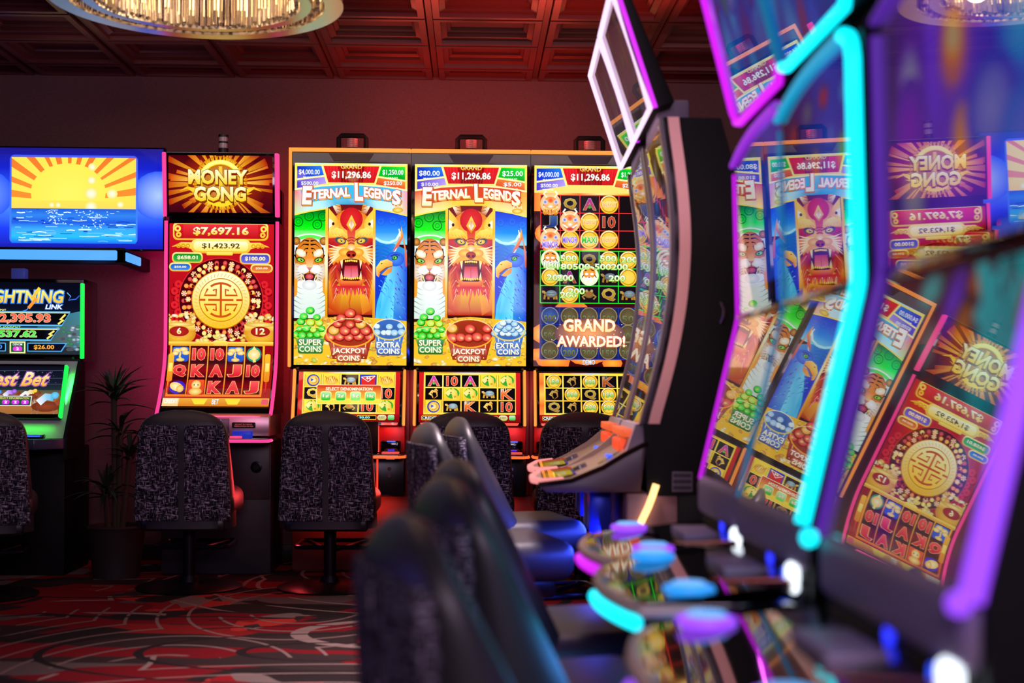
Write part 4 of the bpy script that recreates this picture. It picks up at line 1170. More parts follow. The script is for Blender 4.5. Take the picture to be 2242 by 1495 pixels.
def eternal(idx, X, label):
    r = thing('slot_machine', label, 'slot machine', (X, MAINY, 0), 0, 'tall triple bank of portrait slot machines on the back wall')
    hw = .3575
    MB().box(-hw, hw, 0, .3, 1.207, 2.507, .004).build('cabinet', GLOSSBLACK, r)
    A = Art(248, 440)
    el_main(A, idx)
    A.build('main_screen', M_DISPLAY, r, .671, 1.205, -.003, 1.233)
    tp = MB().prism([(-.135, 2.499), (.135, 2.499), (.105, 2.452), (-.105, 2.452)], -.002, .002, axis='y')
    tp.build('camera_window', mat('smoked_glass_panel', (70, 48, 54), .25), r)
    MB().box(-hw + .001, hw - .001, -.012, .03, 2.507, 2.529, .004).build('led_strip', ORANGE, r)
    if idx == 1: MB().box(-hw - .014, -hw + .004, -.012, .03, 1.22, 2.529, .004).build('led_strip', ORANGE, r)
    for s in (-1, 1):
        MB().box(min(s * .333, s * hw), max(s * .333, s * hw), -.02, .3, .46, 1.205, .003).build('side_panel', REDPANEL, r)
    # tilted lower display
    T = Matrix.Translation((0, -.125, .885)) @ Matrix.Rotation(math.radians(-18), 4, 'X')
    MB().box(-.318, .318, 0, .06, -.01, .335, .006).build('lower_bezel', GLOSSBLACK, r).matrix_local = T
    A = Art(222, 115); el_lower(A, idx)
    A.build('lower_screen', M_DISPLAY, r, .602, .311, -.002, .012).matrix_local = T
    for s in (-1, 1):
        MB().box(s * .327 - .0075, s * .327 + .0075, -.012, .02, -.005, .338, .004).build('led_strip', ORANGE, r).matrix_local = T
    # console
    MB().box(-.178, .178, -.14, .25, .72, .90, .006).build('console', MATTEBLACK, r)
    dk = MB().prism([(-.34, -.02), (.34, -.02), (.34, -.27), (.31, -.315), (-.31, -.315), (-.34, -.27)], .688, .716, .004, 'z')
    dk.build('deck', GLOSSBLACK, r)
    ed = MB().tube([(-.345, -.18, .70), (-.345, -.27, .70), (-.312, -.32, .70), (.312, -.32, .70), (.345, -.27, .70), (.345, -.18, .70)], .008, 8)
    ed.build('deck_led', glow('deck_orange_led', (255, 105, 50), 1.25), r)
    for s in (-1, 1):
        a_, b_ = sorted((s * .185, s * .333))
        MB().box(a_, b_, -.10, .2, .716, .884, .004).build('recess_panel', REDPANEL, r)
        cr = MB().box(a_ + .012, b_ - .02, -.185, -.10, .722, .79, .01).build('card_reader', GLOSSBLACK, r)
        for zz, ww, cc in ((.786, .05, (70, 110, 255)), (.735, .04, (60, 50, 255))):
            MB().box(s * .258 - ww / 2, s * .258 + ww / 2, -.189, -.184, zz - .004, zz + .003).build('reader_light', glow('reader_blue_%d' % cc[1], cc, 1.3), cr)
        MB().box(s * .258 - .05, s * .258 + .05, -.27, -.2, .717, .727, .004).build('ticket_tray', glow('tray_light', (255, 90, 80), .8), r)
        MB().box(s * .18 - .004, s * .18 + .004, -.125, -.105, .72, .884, .002).build('led_strip', REDLED, r)
        MB().box(s * .178 - .005, s * .178 + .005, -.185, -.17, .47, .686, .002).build('led_strip', REDLED, r)
    lc = MB().box(-.335, .335, -.17, .3, .462, .688, .006).build('lower_door', mat('satin_black_door', (22, 17, 22), .3), r)
    for s in (-1, 1):
        for zz in (.625, .585):
            MB().cyl((s * .248, -.178, zz), (s * .248, -.168, zz), .011, None, 16).build('lock', mat('polished_lock', (200, 150, 150), .15, 1.0), lc)
    candle(r, .0, 2.53)
    return r


for i, (X, lb) in enumerate(((-.733, 'tall slot machine showing a $1,250.00 panel and pale blue title band'),
                             (-.0175, 'tall slot machine showing an $80.00 panel and orange title band'),
                             (.698, 'tall slot machine showing the words GRAND AWARDED over a grid of coins'))):
    eternal(i + 1, X, lb)
st = MB().box(-1.08, 1.05, 8.12, 8.56, 0, .46, .01)
tag(st.build('machine_bench', mat('red_brown_laminate', (96, 34, 32), .55)), 'low red-lit bench carrying the three tall slot machines', 'bench')
for X in (-.733, -.0175, .698):
    area('cabinet_underlight', (X, 7.88, .455), (math.radians(66), 0, 0), .5, .03, (1.0, .06, .03), .8, math.radians(75))
    for s in (-1, 1):
        area('recess_light', (X + s * .25, 7.92, .892), (math.radians(20), 0, 0), .1, .04, (1.0, .07, .04), .35)
area('base_red_glow', (-1.13, 7.86, .62), (math.radians(-80), 0, math.radians(-25)), .05, .35, (1.0, .05, .06), 1.6)
area('base_red_glow', (-.47, 7.84, .60), (math.radians(-80), 0, 0), .05, .2, (1.0, .05, .04), .8)
area('bank_back_glow', (-.02, 8.40, 2.42), (math.radians(115), 0, 0), 2.1, .06, (1.0, .08, .07), 2.2)
area('bank_side_glow', (-1.13, 8.3, 1.75), (math.radians(90), 0, math.radians(40)), .05, 1.4, (1.0, .03, .05), 4)

# money machine
mg = thing('slot_machine', 'slot machine with a golden gong on its curved pink-edged screen', 'slot machine', (-1.50, MAINY, 0))
T = Matrix.Translation((0, -.03, 2.105)) @ Matrix.Rotation(math.radians(5), 4, 'X')
o = MB().box(-.325, .325, 0, .09, 0, .385, .008).build('topper', GLOSSBLACK, mg); o.matrix_local = T
A = Art(238, 128); mg_sign(A); A.build('topper_screen', M_DISPLAY, mg, .612, .335, -.003, .028).matrix_local = T
for s in (-1, 1):
    MB().box(s * .331 - .011, s * .331 + .011, -.012, .05, .004, .38, .006).build('led_strip', PINK, mg).matrix_local = T
MB().box(-.165, .165, .03, .12, 2.05, 2.12).build('topper_mount', MATTEBLACK, mg)
MB().box(-.33, .33, .06, .28, 1.98, 2.3, .01).build('topper_support', MATTEBLACK, mg)


def mgy(z): return -.20 * max(0.0, (1.36 - z) / .4) ** 1.8


def mgpl(z):
    """mgy on straight facets, so that every drawn layer lies on the same facets"""
    if z >= 1.36: return 0.0
    k = math.floor((1.36 - z) / .03); t = (1.36 - z) / .03 - k
    return mgy(1.36 - .03 * k) * (1 - t) + mgy(1.36 - .03 * (k + 1)) * t


def mgdef(v): return (v.x, v.y + mgpl(v.z), v.z)


A = Art(224, 392); mg_main(A)
A.build('main_screen', M_DISPLAY, mg, .62, 1.085, -.004, .985, [1.36 - .03 * k for k in range(13)], mgdef)
zs = [2.085 - k * .06 for k in range(12)] + [1.36 - .03 * k for k in range(15)]
MB().prism([(mgy(z), z) for z in zs] + [(.28, .94), (.28, 2.085)], -.332, .332).build('cabinet', GLOSSBLACK, mg)
for s in (-1, 1):
    MB().tube([(s * .329, mgy(z) - .006, z) for z in zs], .0105, 8).build('led_strip', PINK, mg)
fp = MB().prism([(mgy(.94) - .01, .945), (-.27, .93), (-.275, .815), (.2, .815), (.2, .945)], -.33, .33, .006)
fp.build('front_panel', mat('pink_silver_panel', (196, 150, 160), .3, .7), mg)
MB().box(-.12, .10, -.284, -.27, .835, .918, .003).build('reader_plate', mat('grey_metal_plate', (96, 84, 92), .4, .6), mg)
MB().box(-.02, .055, -.289, -.283, .893, .91, .001).build('reader_display', glow('reader_display_blue', (80, 120, 255), 1.1), mg)
MB().box(-.02, .05, -.288, -.283, .862, .872).build('card_slot', BLACK, mg)
w_ = MB().box(.115, .25, -.281, -.272, .862, .895, .006).build('notice_plate', BLACK, mg)
A = Art(130, 33); A.rect(0, 0, 130, 33, (20, 14, 16)); A.text(14, 6, 116, 14, 'DO NOT TILT DEVICE', (210, 90, 90), None, .01); A.text(8, 19, 122, 27, 'VERIFICATION ON FILE', (210, 90, 90), None, .01)
A.build('notice_text', M_DISPLAY, w_, .125, .028, -.2825, .8645, x0=.1825)
MB().box(.125, .235, -.33, -.27, .803, .848, .008).build('ticket_slot', glow('ticket_blue', (20, 50, 200), .7), mg)
dk = MB().prism([(-.335, .0), (.335, .0), (.335, -.36), (.30, -.40), (-.30, -.40), (-.335, -.36)], .783, .806, .004, 'z'); dk.build('deck', GLOSSBLACK, mg)
MB().tube([(-.338, -.25, .792), (-.338, -.36, .792), (-.302, -.404, .792), (.302, -.404, .792), (.338, -.36, .792), (.338, -.25, .792)], .009, 8).build('deck_led', PINK, mg)
MB().cyl((.15, -.35, .806), (.15, -.35, .818), .035, None, 24).build('button', glow('pink_button', (255, 70, 120), 1.0), mg)
MB().box(-.32, .32, -.13, .28, .0, .785, .008).build('base', mat('charcoal_cabinet', (44, 40, 46), .45), mg)
dr = MB().box(.03, .312, -.142, -.13, .44, .77, .004).build('base_door', mat('charcoal_door', (52, 47, 53), .42), mg)
MB().lathe([(.03, 0), (.034, .006), (.022, .009), (.018, .004), (0, .004)], n=28, M=Matrix.Translation((.235, -.142, .63)) @ Matrix.Rotation(PI / 2, 4, 'X')).build('lock_ring', STEEL, dr)
MB().cyl((.0, .03, 2.49), (.0, .03, 2.525), .03).cyl((0, .03, 2.555), (0, .03, 2.565), .028).cyl((0, .03, 2.592), (0, .03, 2.605), .03).build('lamp_socket', BLACK, mg)
MB().cyl((.0, .03, 2.525), (.0, .03, 2.555), .025).cyl((0, .03, 2.565), (0, .03, 2.592), .025).build('signal_lamp', mat('frosted_signal_lens', (205, 185, 185), .15, .1), mg)
area('gong_back_glow', (-1.88, 8.38, 1.6), (math.radians(90), 0, math.radians(25)), .06, 1.3, (1.0, .02, .25), 3.2)
area('gong_deck_glow', (-1.5, 7.78, .97), (math.radians(-15), 0, 0), .55, .05, (1.0, .08, .25), .8)

# link machine with two landscape screens
lm = thing('slot_machine', 'slot machine with green lit edges and horse racing on its lower screen', 'slot machine', (-2.72, MAINY, 0))
MB().box(-.405, .405, 0, .3, 1.245, 1.735, .008).build('top_box', GLOSSBLACK, lm)
A = Art(284, 156); ll_top(A); A.build('top_screen', M_DISPLAY, lm, .775, .428, -.003, 1.285)
for s in (-1, 1): MB().box(s * .397 - .010, s * .397 + .010, -.014, .02, 1.26, 1.71, .006).build('led_strip', GREEN, lm)
MB().box(-.04, .04, .05, .12, 1.735, 1.80, .004).build('signal_lamp', mat('frosted_blue_lens', (90, 105, 190), .3, em=(70, 80, 190), es=.15), lm)
GREENP = mat('pale_reflector_panel', (190, 200, 195), .4)
MB().prism([(.0, 1.245), (-.04, 1.245), (-.24, .87), (-.3, .80), (.0, .80)], -.395, .395).build('cabinet', GREENP, lm)
T = Matrix.Translation((0, -.225, .915)) @ Matrix.Rotation(math.radians(-22), 4, 'X')
MB().box(-.345, .345, -.03, .05, -.015, .325, .006).build('lower_bezel', GLOSSBLACK, lm).matrix_local = T
A = Art(250, 112); ll_lower(A); A.build('lower_screen', M_DISPLAY, lm, .668, .298, -.033, .01).matrix_local = T
for s in (-1, 1):
    MB().box(s * .348 - .009, s * .348 + .009, -.045, -.01, -.01, .315, .005).build('led_strip', GREEN, lm).matrix_local = T
for s in (-1, 1):
    MB().prism([(.02, 1.245), (-.06, 1.245), (-.34, .80), (-.34, .68), (.02, .68)], s * .40 - .01, s * .40 + .01).build('side_panel', MATTEBLACK, lm)
dk = MB().prism([(-.40, 0), (.40, 0), (.40, -.36), (.28, -.50), (-.28, -.50), (-.40, -.36)], .74, .80, .006, 'z'); dk.build('deck', mat('blue_grey_deck', (60, 66, 92), .25), lm)
MB().box(.17, .30, -.42, -.36, .80, .825, .006).build('card_reader', GLOSSBLACK, lm)
MB().box(.18, .29, -.43, -.424, .812, .82).build('reader_light', BLUEDOT, lm)
for x, y in ((.05, -.38), (.02, -.47), (-.12, -.44)): MB().cyl((x, y, .80), (x, y, .808), .022).build('button', glow('blue_button', (40, 110, 255), .9), lm)
MB().box(-.36, .36, -.2, .3, 0, .74, .01).build('base', MATTEBLACK, lm)
area('link_green_recess', (-2.72, 7.80, .905), (math.radians(-25), 0, 0), .6, .03, (.02, 1.0, .06), .55)
area('link_green_side', (-2.365, 7.93, 1.05), (math.radians(68), 0, math.radians(-20)), .02, .25, (.02, 1.0, .06), .35)

# television and the light bar under it
tv = thing('television', 'wall television showing a yellow sunburst over blue water', 'television', (-2.458, 8.35, 2.25))
MB().box(-.56, .56, 0, .05, -.318, .318, .006).build('bezel', GLOSSBLACK, tv)
A = Art(394, 226); tv_art(A); A.build('screen', M_DISPLAY, tv, 1.096, .617, -.002, -.3085)
MB().box(-.15, .15, .05, .235, -.12, .12).build('mount_bracket', MATTEBLACK, tv)
lb = thing('light_bar', 'long glowing pale blue light bar mounted under the television', 'light bar', (-2.6, 7.95, 1.86))
MB().box(-.7, .555, .004, .05, -.045, .05, .004).box(.50, .555, .004, .64, -.04, .04, .004).box(-.7, -.64, .004, .64, -.04, .04, .004).build('housing', MATTEBLACK, lb)
BAR = glow('light_bar_diffuser', (85, 170, 255), 1.1)
MB().box(-.69, .515, -.008, .012, -.024, .034, .008).build('diffuser', BAR, lb)
MB().box(.553, .568, .03, .36, -.026, .026, .006).build('diffuser', BAR, lb)
point('light_bar_spill', (-2.2, 7.85, 1.80), (.1, .25, 1.0), 1.0, .1)
area('tv_spill', (-2.458, 8.30, 2.25), (math.radians(90), 0, 0), 1.0, .55, (.12, .22, 1.0), 3.0)

# potted plant between the machines
pl = thing('potted_plant', 'tall dark spiky dracaena plant in a pot between slot machines', 'plant', (-2.05, 7.84, 0))
MB().lathe([(.0, .0), (.13, 0), (.16, .27), (.17, .29), (.15, .30), (.14, .27), (0, .27)], n=32).build('pot', mat('dark_clay_pot', (40, 30, 30), .6), pl)
LEAF = mat('dark_leaf', (26, 44, 22), .45); STEM = mat('brown_cane', (60, 46, 36), .8)
q = random.Random(12)
for (x, y, h, n, ln, dr_) in ((-.02, 0, 1.04, 34, .27, .9), (.08, -.03, .70, 20, .20, 1.2), (-.05, -.05, .50, 26, .26, 1.5), (.02, .0, .84, 16, .24, 1.3)):
    MB().tube([(x * .4, y * .4, .25), (x * .7, y, h * .6), (x, y, h)], .017, 8).build('stem', STEM, pl)
    f = MB()
    for k in range(n):
        a = 2 * PI * k / n * 2.4 + q.uniform(-.2, .2); el = q.uniform(.15, 1.3) * (1.25 - .35 * dr_ * (k % 3) / 2); L_ = ln * q.uniform(.8, 1.1)
        def pt(u, v, a=a, el=el, L_=L_):
            t = v; r_ = L_ * (t * math.cos(el)); z_ = L_ * (t * math.sin(el) - .30 * dr_ * t * t)
            wd = .013 * (math.sin(PI * min(1, t * .85 + .12)) ** .7) * (1 - t ** 4)
            s_ = (u - .5) * 2 * wd
            return Vector((x + r_ * math.cos(a) - s_ * math.sin(a), y + r_ * math.sin(a) + s_ * math.cos(a), h - .06 + (k / n) * .1 + z_ + abs(u - .5) * wd))
        f.slab(3, 7, pt, lambda u, v: (0, 0, -.0012))
    f.build('foliage', LEAF, pl)

# ---------------------------------------------------------------- chairs
def hwz(z):
    """half width of the backrest at height z above the seat's underside"""
    t = max(0.0, (z - .44) / .19)
    base = .262 - .035 * max(0, (z - .0) / .63) ** 1.3
    return base * math.sqrt(max(0.0, 1 - min(1, t) ** 4 * .97)) if t > 0 else base


def back_y(x, z):
    """rear face of the backrest"""
    return -.245 - .035 * (z / .63) ** 1.5 + .30 * x * x + .05 * max(0, (z - .5) / .13) ** 2.5


def thick(z): return min(.29, .04 + .50 * (.63 - z))


def make_chair(name='casino_chair'):
    r = thing(name, '', 'chair')
    zb = .345                                  # underside of the backrest shell above the floor
    m = MB()
    n = 36

    def P(u, v):
        z = .63 * (1 - (1 - v) ** 1.6)
        h = max(hwz(z), .004)
        a = 2 * PI * u
        cx, sy = math.cos(a), math.sin(a)
        x = h * math.copysign(abs(cx) ** .55, cx)
        t = thick(z) * (.45 + .55 * math.sqrt(max(0, 1 - max(0, (z - .50) / .13) ** 2)))
        tf = t * (.5 + .5 * min(1, abs(x) / max(h, .05) * 1.15) ** 2)      # side bolsters reach further forward than the middle
        y = back_y(x, z) + tf / 2 + tf / 2 * math.copysign(abs(sy) ** .7, sy)
        return Vector((x, y, z + zb))
    m.grid(n, 30, P, closed_u=True, cap=True)
    br = m.build('backrest', LEATHER, r)
    for s in (-1, 1):
        def F(u, v, s=s):
            z = .045 + .505 * v
            x = s * (.017 + (hwz(z) - .024) * u)
            return Vector((x, back_y(x, z) - .007 + .012 * max(0, u - .93) / .07, z + zb))
        MB().slab(14, 18, F, lambda u, v: (0, .012, 0)).build('back_panel', M_TWEED, br)
    m = MB(); m.box(-.262, .262, -.19, .29, .39, .545, .06, 5)
    m.build('seat', LEATHER, r)
    MB().box(-.22, .22, -.22, .22, .33, .40, .015).build('seat_pan', BLACK, r)
    MB().cyl((0, 0, .03), (0, 0, .34), .034, None, 24).cyl((0, 0, .03), (0, 0, .07), .06, .045, 24).build('post', STEEL, r)
    MB().lathe([(0, 0), (.285, 0), (.288, .008), (.27, .016), (.12, .03), (.06, .036), (0, .036)], n=56).build('base', STEEL, r)
    f = MB()
    pts = []
    for cx, cy, a0 in ((.15, .36, 0), (-.15, .36, 90), (-.15, .10, 180), (.15, .10, 270)):
        for k in range(5):
            a = math.radians(a0 + 22.5 * k); pts.append((cx + .05 * math.cos(a), cy + .05 * math.sin(a), .215))
    f.tube(pts, .0125, 8, True)
    f.tube([(0, .02, .10), (.0, .10, .19), (.16, .37, .213)], .011, 8).tube([(0, .02, .10), (0, .10, .19), (-.16, .37, .213)], .011, 8)
    f.build('footrest', mat('blue_black_tube', (30, 30, 44), .25, .7), r)
    return r


chair0 = make_chair()
first = [True]


def chair(loc, facing, label, group, drop=0.0):
    """facing: degrees clockwise from straight ahead of the bank it serves"""
    if first[0]: o = chair0; first[0] = False
    else: o = copy_tree(chair0)
    o.location = (loc[0], loc[1], 0); o.rotation_euler = (0, 0, -math.radians(facing))
    o['label'] = label; o['group'] = group
    if drop:
        for ch in o.children:
            if ch.name.split('.')[0] in ('backrest', 'seat', 'seat_pan'): ch.location.z -= drop
    return o


WG = 'chairs at the machines along the back wall'
chair((-2.56, 7.12), -14, 'grey tweed swivel chair cut by the left edge, in front of the green lit machine', WG)
chair((-1.545, 7.42), -2, 'grey tweed swivel chair in front of the gong machine', WG)
chair((-.777, 7.42), 0, 'grey tweed swivel chair in front of the machine with the $1,250.00 panel', WG)
chair((-.03, 7.45), 1, 'grey tweed swivel chair behind the two far side-on chairs', WG)
chair((.60, 7.45), 0, 'grey tweed swivel chair facing the GRAND AWARDED machine', WG)
NG = 'chairs along the right-hand bank'
for a, w, f, lb, dp in ((-.20, 2.00, 72, 'nearest dark leather chair, large and blurred at the bottom of the picture', .065),
                        (-.175, 2.76, 72, 'dark leather chair just behind the nearest blurred one', .06),
                        (-.185, 3.50, 72, 'dark leather chair third from the camera in the side-on row', .06),
                        (-.362, 5.06, 74, 'side-on dark leather chair with blue lit seat, nearer of two at the curved machines', .005),
                        (-.274, 5.80, 76, 'side-on dark leather chair farthest from the camera, at the far curved machine', .0)):
    p = row(a + .27 * math.sin(math.radians(f)), w + .27 * math.cos(math.radians(f)))
    chair(p, f + math.degrees(YAW), lb, NG, dp)

# ---------------------------------------------------------------- the right-hand bank, near machines with kinked displays
A0 = .645
KZ = 1.30
UP, LO = math.radians(1.8), math.radians(13)
PATH = []
_y = _z = 0.0
PATH.append((0.0, 0.0, 0.0))


def ang(s): return (-LO if s < -.02 else (UP if s > .02 else -LO + (UP + LO) * (s + .02) / .04))


def _path():
    # arc-length table: (s, y, z) with y=0,z=KZ at the kink
    T = {}
    for sg in (1, -1):
        y = z = 0.0; s = 0.0
        T[0] = (0, 0)
        for k in range(1, 70):
            a = ang(sg * (k - .5) * .01)
            y -= sg * .01 * math.sin(a); z += sg * .01 * math.cos(a)
            T[sg * k] = (y, z)
    return T


TAB = _path()


def bend(s):
    s = max(-.679, min(.679, s)); k = math.floor(s / .01); t = s / .01 - k
    a, b_ = TAB[max(-69, min(69, k))], TAB[max(-69, min(69, k + 1))]
    return a[0] + (b_[0] - a[0]) * t, KZ + a[1] + (b_[1] - a[1]) * t


PALS = {'blue': ([(14, 30, 90), (20, 70, 190), (20, 110, 200), (25, 60, 170)], [(40, 150, 220), (20, 60, 190), (150, 60, 60), (70, 110, 60), (150, 150, 190), (30, 90, 220), (100, 40, 120)]),
        'navy': ([(8, 10, 30), (14, 22, 70), (20, 30, 90), (30, 18, 40), (24, 14, 18)], [(90, 30, 36), (40, 110, 50), (110, 70, 30), (70, 40, 130), (26, 40, 120), (60, 70, 110), (110, 30, 40)]),
        'aqua': ([(44, 32, 40), (56, 40, 60), (50, 34, 60), (60, 50, 70), (90, 80, 80)], [(30, 120, 130), (20, 140, 150), (90, 40, 190), (150, 70, 30), (120, 60, 30), (40, 60, 90), (70, 40, 150), (30, 150, 165)]),
        'violet': ([(40, 20, 70), (70, 30, 150), (80, 40, 190), (50, 40, 110), (30, 40, 60)], [(150, 60, 30), (110, 40, 170), (120, 120, 170), (60, 40, 200), (30, 130, 170), (150, 110, 50), (90, 30, 120)]),
        'dusk': ([(60, 50, 60), (90, 80, 80), (50, 40, 45)], [(110, 90, 70), (60, 50, 70), (120, 100, 90), (50, 40, 40)])}


def near_machine(wc, led, led2, pal, pal2, seed, label, hw=.333):
    p = row(A0, wc)
    r = thing('slot_machine', label, 'slot machine', p, -PI / 2 - YAW + math.radians(1.9), 'near machines of the right-hand bank')
    # cabinet behind the display
    ss = [.475, .30, .12, .06, .02, -.02, -.06, -.12, -.46]
    pf = [bend(s) for s in ss]
    MB().prism([(y + .006, z) for y, z in pf] + [(pf[-1][0] + .01, .0), (.42, .0), (.42, 1.6), (.20, 1.785)], -hw - .012, hw + .012).build('cabinet', MATTEBLACK, r)
    A = Art(100, 140)
    A.at(0, 0, 1, .72); A.clip = (0, 0, 100, 71); ocean(A, PALS[pal], seed, 34)
    A.at(0, 70, 1, .70); A.clip = (0, 69, 100, 140); ocean(A, PALS[pal2], seed + 50, 24)
    A.home().full()

    def soft(x, y, rx, ry, c, bg, rot=0):
        A.ell(x, y, rx, ry, mixc(c, bg, .45), bg, 20, rot); A.ell(x, y, rx * .7, ry * .7, c, mixc(c, bg, .5), 18, rot)
    if seed == 3:
        A.clip = (0, 0, 100, 66)
        A.grad(0, 0, 100, 66, [(60, 50, 90), (90, 40, 170), (110, 60, 215), (60, 50, 200), (40, 110, 220)], True)
        for e in ((21, 28, 9, 11, (150, 150, 190), (100, 50, 180)), (20, 40, 12, 14, (130, 40, 200), (90, 50, 180)), (22, 55, 10, 10, (160, 150, 170), (90, 60, 170)), (38, 24, 7, 24, (120, 60, 240), (100, 55, 205)), (50, 26, 11, 13, (235, 120, 50), (110, 60, 200)), (50, 24, 5, 6, (190, 190, 150), (235, 130, 60)), (54, 47, 8, 11, (240, 150, 40), (90, 60, 210)), (74, 14, 12, 14, (40, 180, 230), (60, 70, 215)), (88, 30, 14, 12, (50, 170, 235), (50, 90, 220)), (70, 44, 14, 12, (130, 130, 220), (60, 60, 205)), (86, 52, 12, 10, (90, 110, 230), (50, 100, 220))): soft(*e)
        A.clip = (0, 70, 100, 140)
        for e in ((38, 79, 10, 6, (50, 190, 190), (52, 36, 52)), (55, 83, 9, 12, (110, 60, 230), (52, 36, 56)), (66, 79, 7, 6, (200, 100, 40), (54, 38, 54)), (63, 88, 7, 7, (190, 110, 50), (54, 40, 56)), (44, 92, 7, 8, (90, 140, 130), (54, 40, 60)), (80, 96, 12, 16, (60, 200, 205), (50, 60, 80)), (82, 118, 9, 9, (90, 70, 210), (60, 50, 70))): soft(*e)
        A.full()
    else:
        A.clip = (0, 0, 100, 60)
        A.grad(0, 0, 100, 60, [(16, 14, 34), (24, 40, 130), (30, 70, 200), (24, 50, 170)], True)
        for e in ((62, 11, 8, 5, (190, 50, 60), (28, 60, 170)), (20, 16, 9, 5, (150, 50, 60), (20, 30, 90)), (40, 12, 9, 5, (90, 100, 130), (24, 46, 140)), (85, 31, 9, 8, (70, 190, 90), (28, 60, 180)), (50, 31, 6, 8, (220, 130, 60), (28, 56, 160)), (30, 34, 8, 6, (120, 60, 190), (22, 36, 110)), (88, 14, 8, 5, (60, 150, 220), (28, 60, 180)), (70, 24, 7, 5, (40, 110, 220), (28, 64, 190))): soft(*e)
        A.full()
    if seed == 3:
        q = random.Random(31)
        for k in range(12): A.line([(70 + q.uniform(-8, 30), 70 + q.uniform(0, 25)), (76 + q.uniform(-8, 26), 95), (68 + q.uniform(-8, 30), 130)], q.uniform(2, 6), (40, 185, 195), (30, 120, 140), True)
    A.rect(0, 66, 100, 70, mixc(PALS[pal][0][-1], BLK, .5), BLK); A.rect(0, 70, 100, 75, BLK, mixc(PALS[pal2][0][0], BLK, .5))

    def df(v):
        y, z = bend(v.z); return (v.x, y + v.y - .004, z)
    A.build('main_screen', M_DIM, r, hw * 2 - .02, .925, 0, -.455, [-.025 + .005 * k for k in range(11)], df)
    MB().box(-hw + .01, hw - .01, -.012, .02, KZ - .008, KZ + .008, .003).build('seam_bezel', GLOSSBLACK, r)
    L = MB(); L2 = MB()
    path = [bend(s) for s in [-.46 + .02 * k for k in range(47)]]
    # near edge bright, running over the rounded top; far edge only a thin line
    ty, tz = path[-1][0] - .012, path[-1][1]
    L.tube([(hw + .004, y - .012, z) for y, z in path[:-2]] + [(hw - .002, ty, tz - .016), (hw - .02, ty, tz + .004), (hw - .06, ty, tz + .018)], {1: .005, 2: .0145, 3: .016}[seed], 10)
    L.build('led_strip', TEAL if seed == 1 else led, r)
    n_ = 14
    MB().tube([(hw - .06 - (2 * hw - .06) * k / n_, ty, tz + .018 - .055 * (k / n_) ** 3) for k in range(n_ + 1)], lambda t: .014 - .006 * t, 10).build('top_led', {1: DMAGENTA, 2: DCYAN, 3: DPURPLE}[seed], r)
    fw = .0036 if seed != 3 else .011
    L2.tube([(-hw - .004, y - .008, z) for y, z in path[:-3]], fw, 8)
    L2.build('led_strip', led2, r)
    # topper leaning towards the player
    T = Matrix.Translation((0, -.01, 1.832)) @ Matrix.Rotation(math.radians(14.5), 4, 'X')
    MB().box(-hw, hw, .004, .075, 0, .62, .02, 3).build('topper', MATTEBLACK, r).matrix_local = T
    A = Art(100, 100); ocean(A, PALS[pal if pal != 'navy' else 'blue'], seed + 9, 40)
    A.build('topper_screen', M_DIM, r, hw * 2 - .02, .56, 0, .025).matrix_local = T
    e = hw - .004
    MB().tube([(e, -.006, .60), (e, -.006, .10), (e - .02, -.006, .045), (e - .07, -.006, .008), (-e + .06, -.006, .002), (-e + .02, -.006, .012)], .0125, 8).build('topper_led', led, r).matrix_local = T
    MB().tube([(-e + .02, -.006, .012), (-e, -.006, .04), (-e, -.006, .60)], .0095, 8).build('topper_led', led if seed == 1 else led2, r).matrix_local = T
    MB().box(-.12, .12, .02, .12, 1.72, 1.9).build('topper_mount', MATTEBLACK, r)
    # grey panel with its lights under the display
    y0, z0 = bend(-.45)
    gp = MB().box(-hw + .01, hw - .01, y0 - .02, y0 + .08, .758, .862, .022, 3); gp.build('grey_panel', GREYPANEL, r)
    MB().box(-hw + .02, hw - .02, y0 - .004, y0 + .09, .70, .762).build('lower_riser', MATTEBLACK, r)
    MB().box(hw - .075, hw - .015, y0 - .03, y0 - .01, .716, .772, .012, 3).build('ticket_light', glow('white_ticket_light', (235, 245, 255), 2.2), r)
    MB().box(hw - .10, hw - .082, y0 - .028, y0 - .01, .716, .758, .004).build('acceptor_light', glow('blue_acceptor_light', (40, 80, 255), 1.8), r)
    MB().cyl((.02, y0 - .012, .752), (.02, y0 - .001, .752), .013).build('acceptor_light', glow('deep_blue_light', (40, 50, 255), 1.8), r)
    # deck: padded rim, glossy top, lit edge, two round buttons
    dw = hw - .004
    fr = [(x, -.455 + .045 * abs(x / dw) ** 2) for x in [-dw + 2 * dw * k / 20 for k in range(21)]]
    MB().prism([(-dw, .0)] + fr + [(dw, .0)], .652, .70, .004, 'z').build('deck', GLOSSBLACK, r)
    rim = MB(); rim.tube([(-dw, -.30, .686)] + [(x, y - .004, .686) for x, y in fr] + [(dw, -.30, .686)], .0125, 10).build('deck_rim', mat('taupe_deck_rim', (205, 172, 164), .35), r)
    MB().tube([(x, y - .012, .664) for x, y in fr[9:]], .0145, 8).build('deck_led', led, r)
    MB().prism([(-dw * .94, .0)] + [(x * .97, y + .010) for x, y in fr] + [(dw * .94, .0)], .692, .699, 0, 'z').build('deck_glass', M_GLASSDECK, r).matrix_local = Matrix.Translation((0, -.43, .70)) @ Matrix.Rotation(math.radians(7), 4, 'X') @ Matrix.Translation((0, .43, -.70))
    ring = {1: PURPLE, 2: BLUEC, 3: PURPLE}[seed]
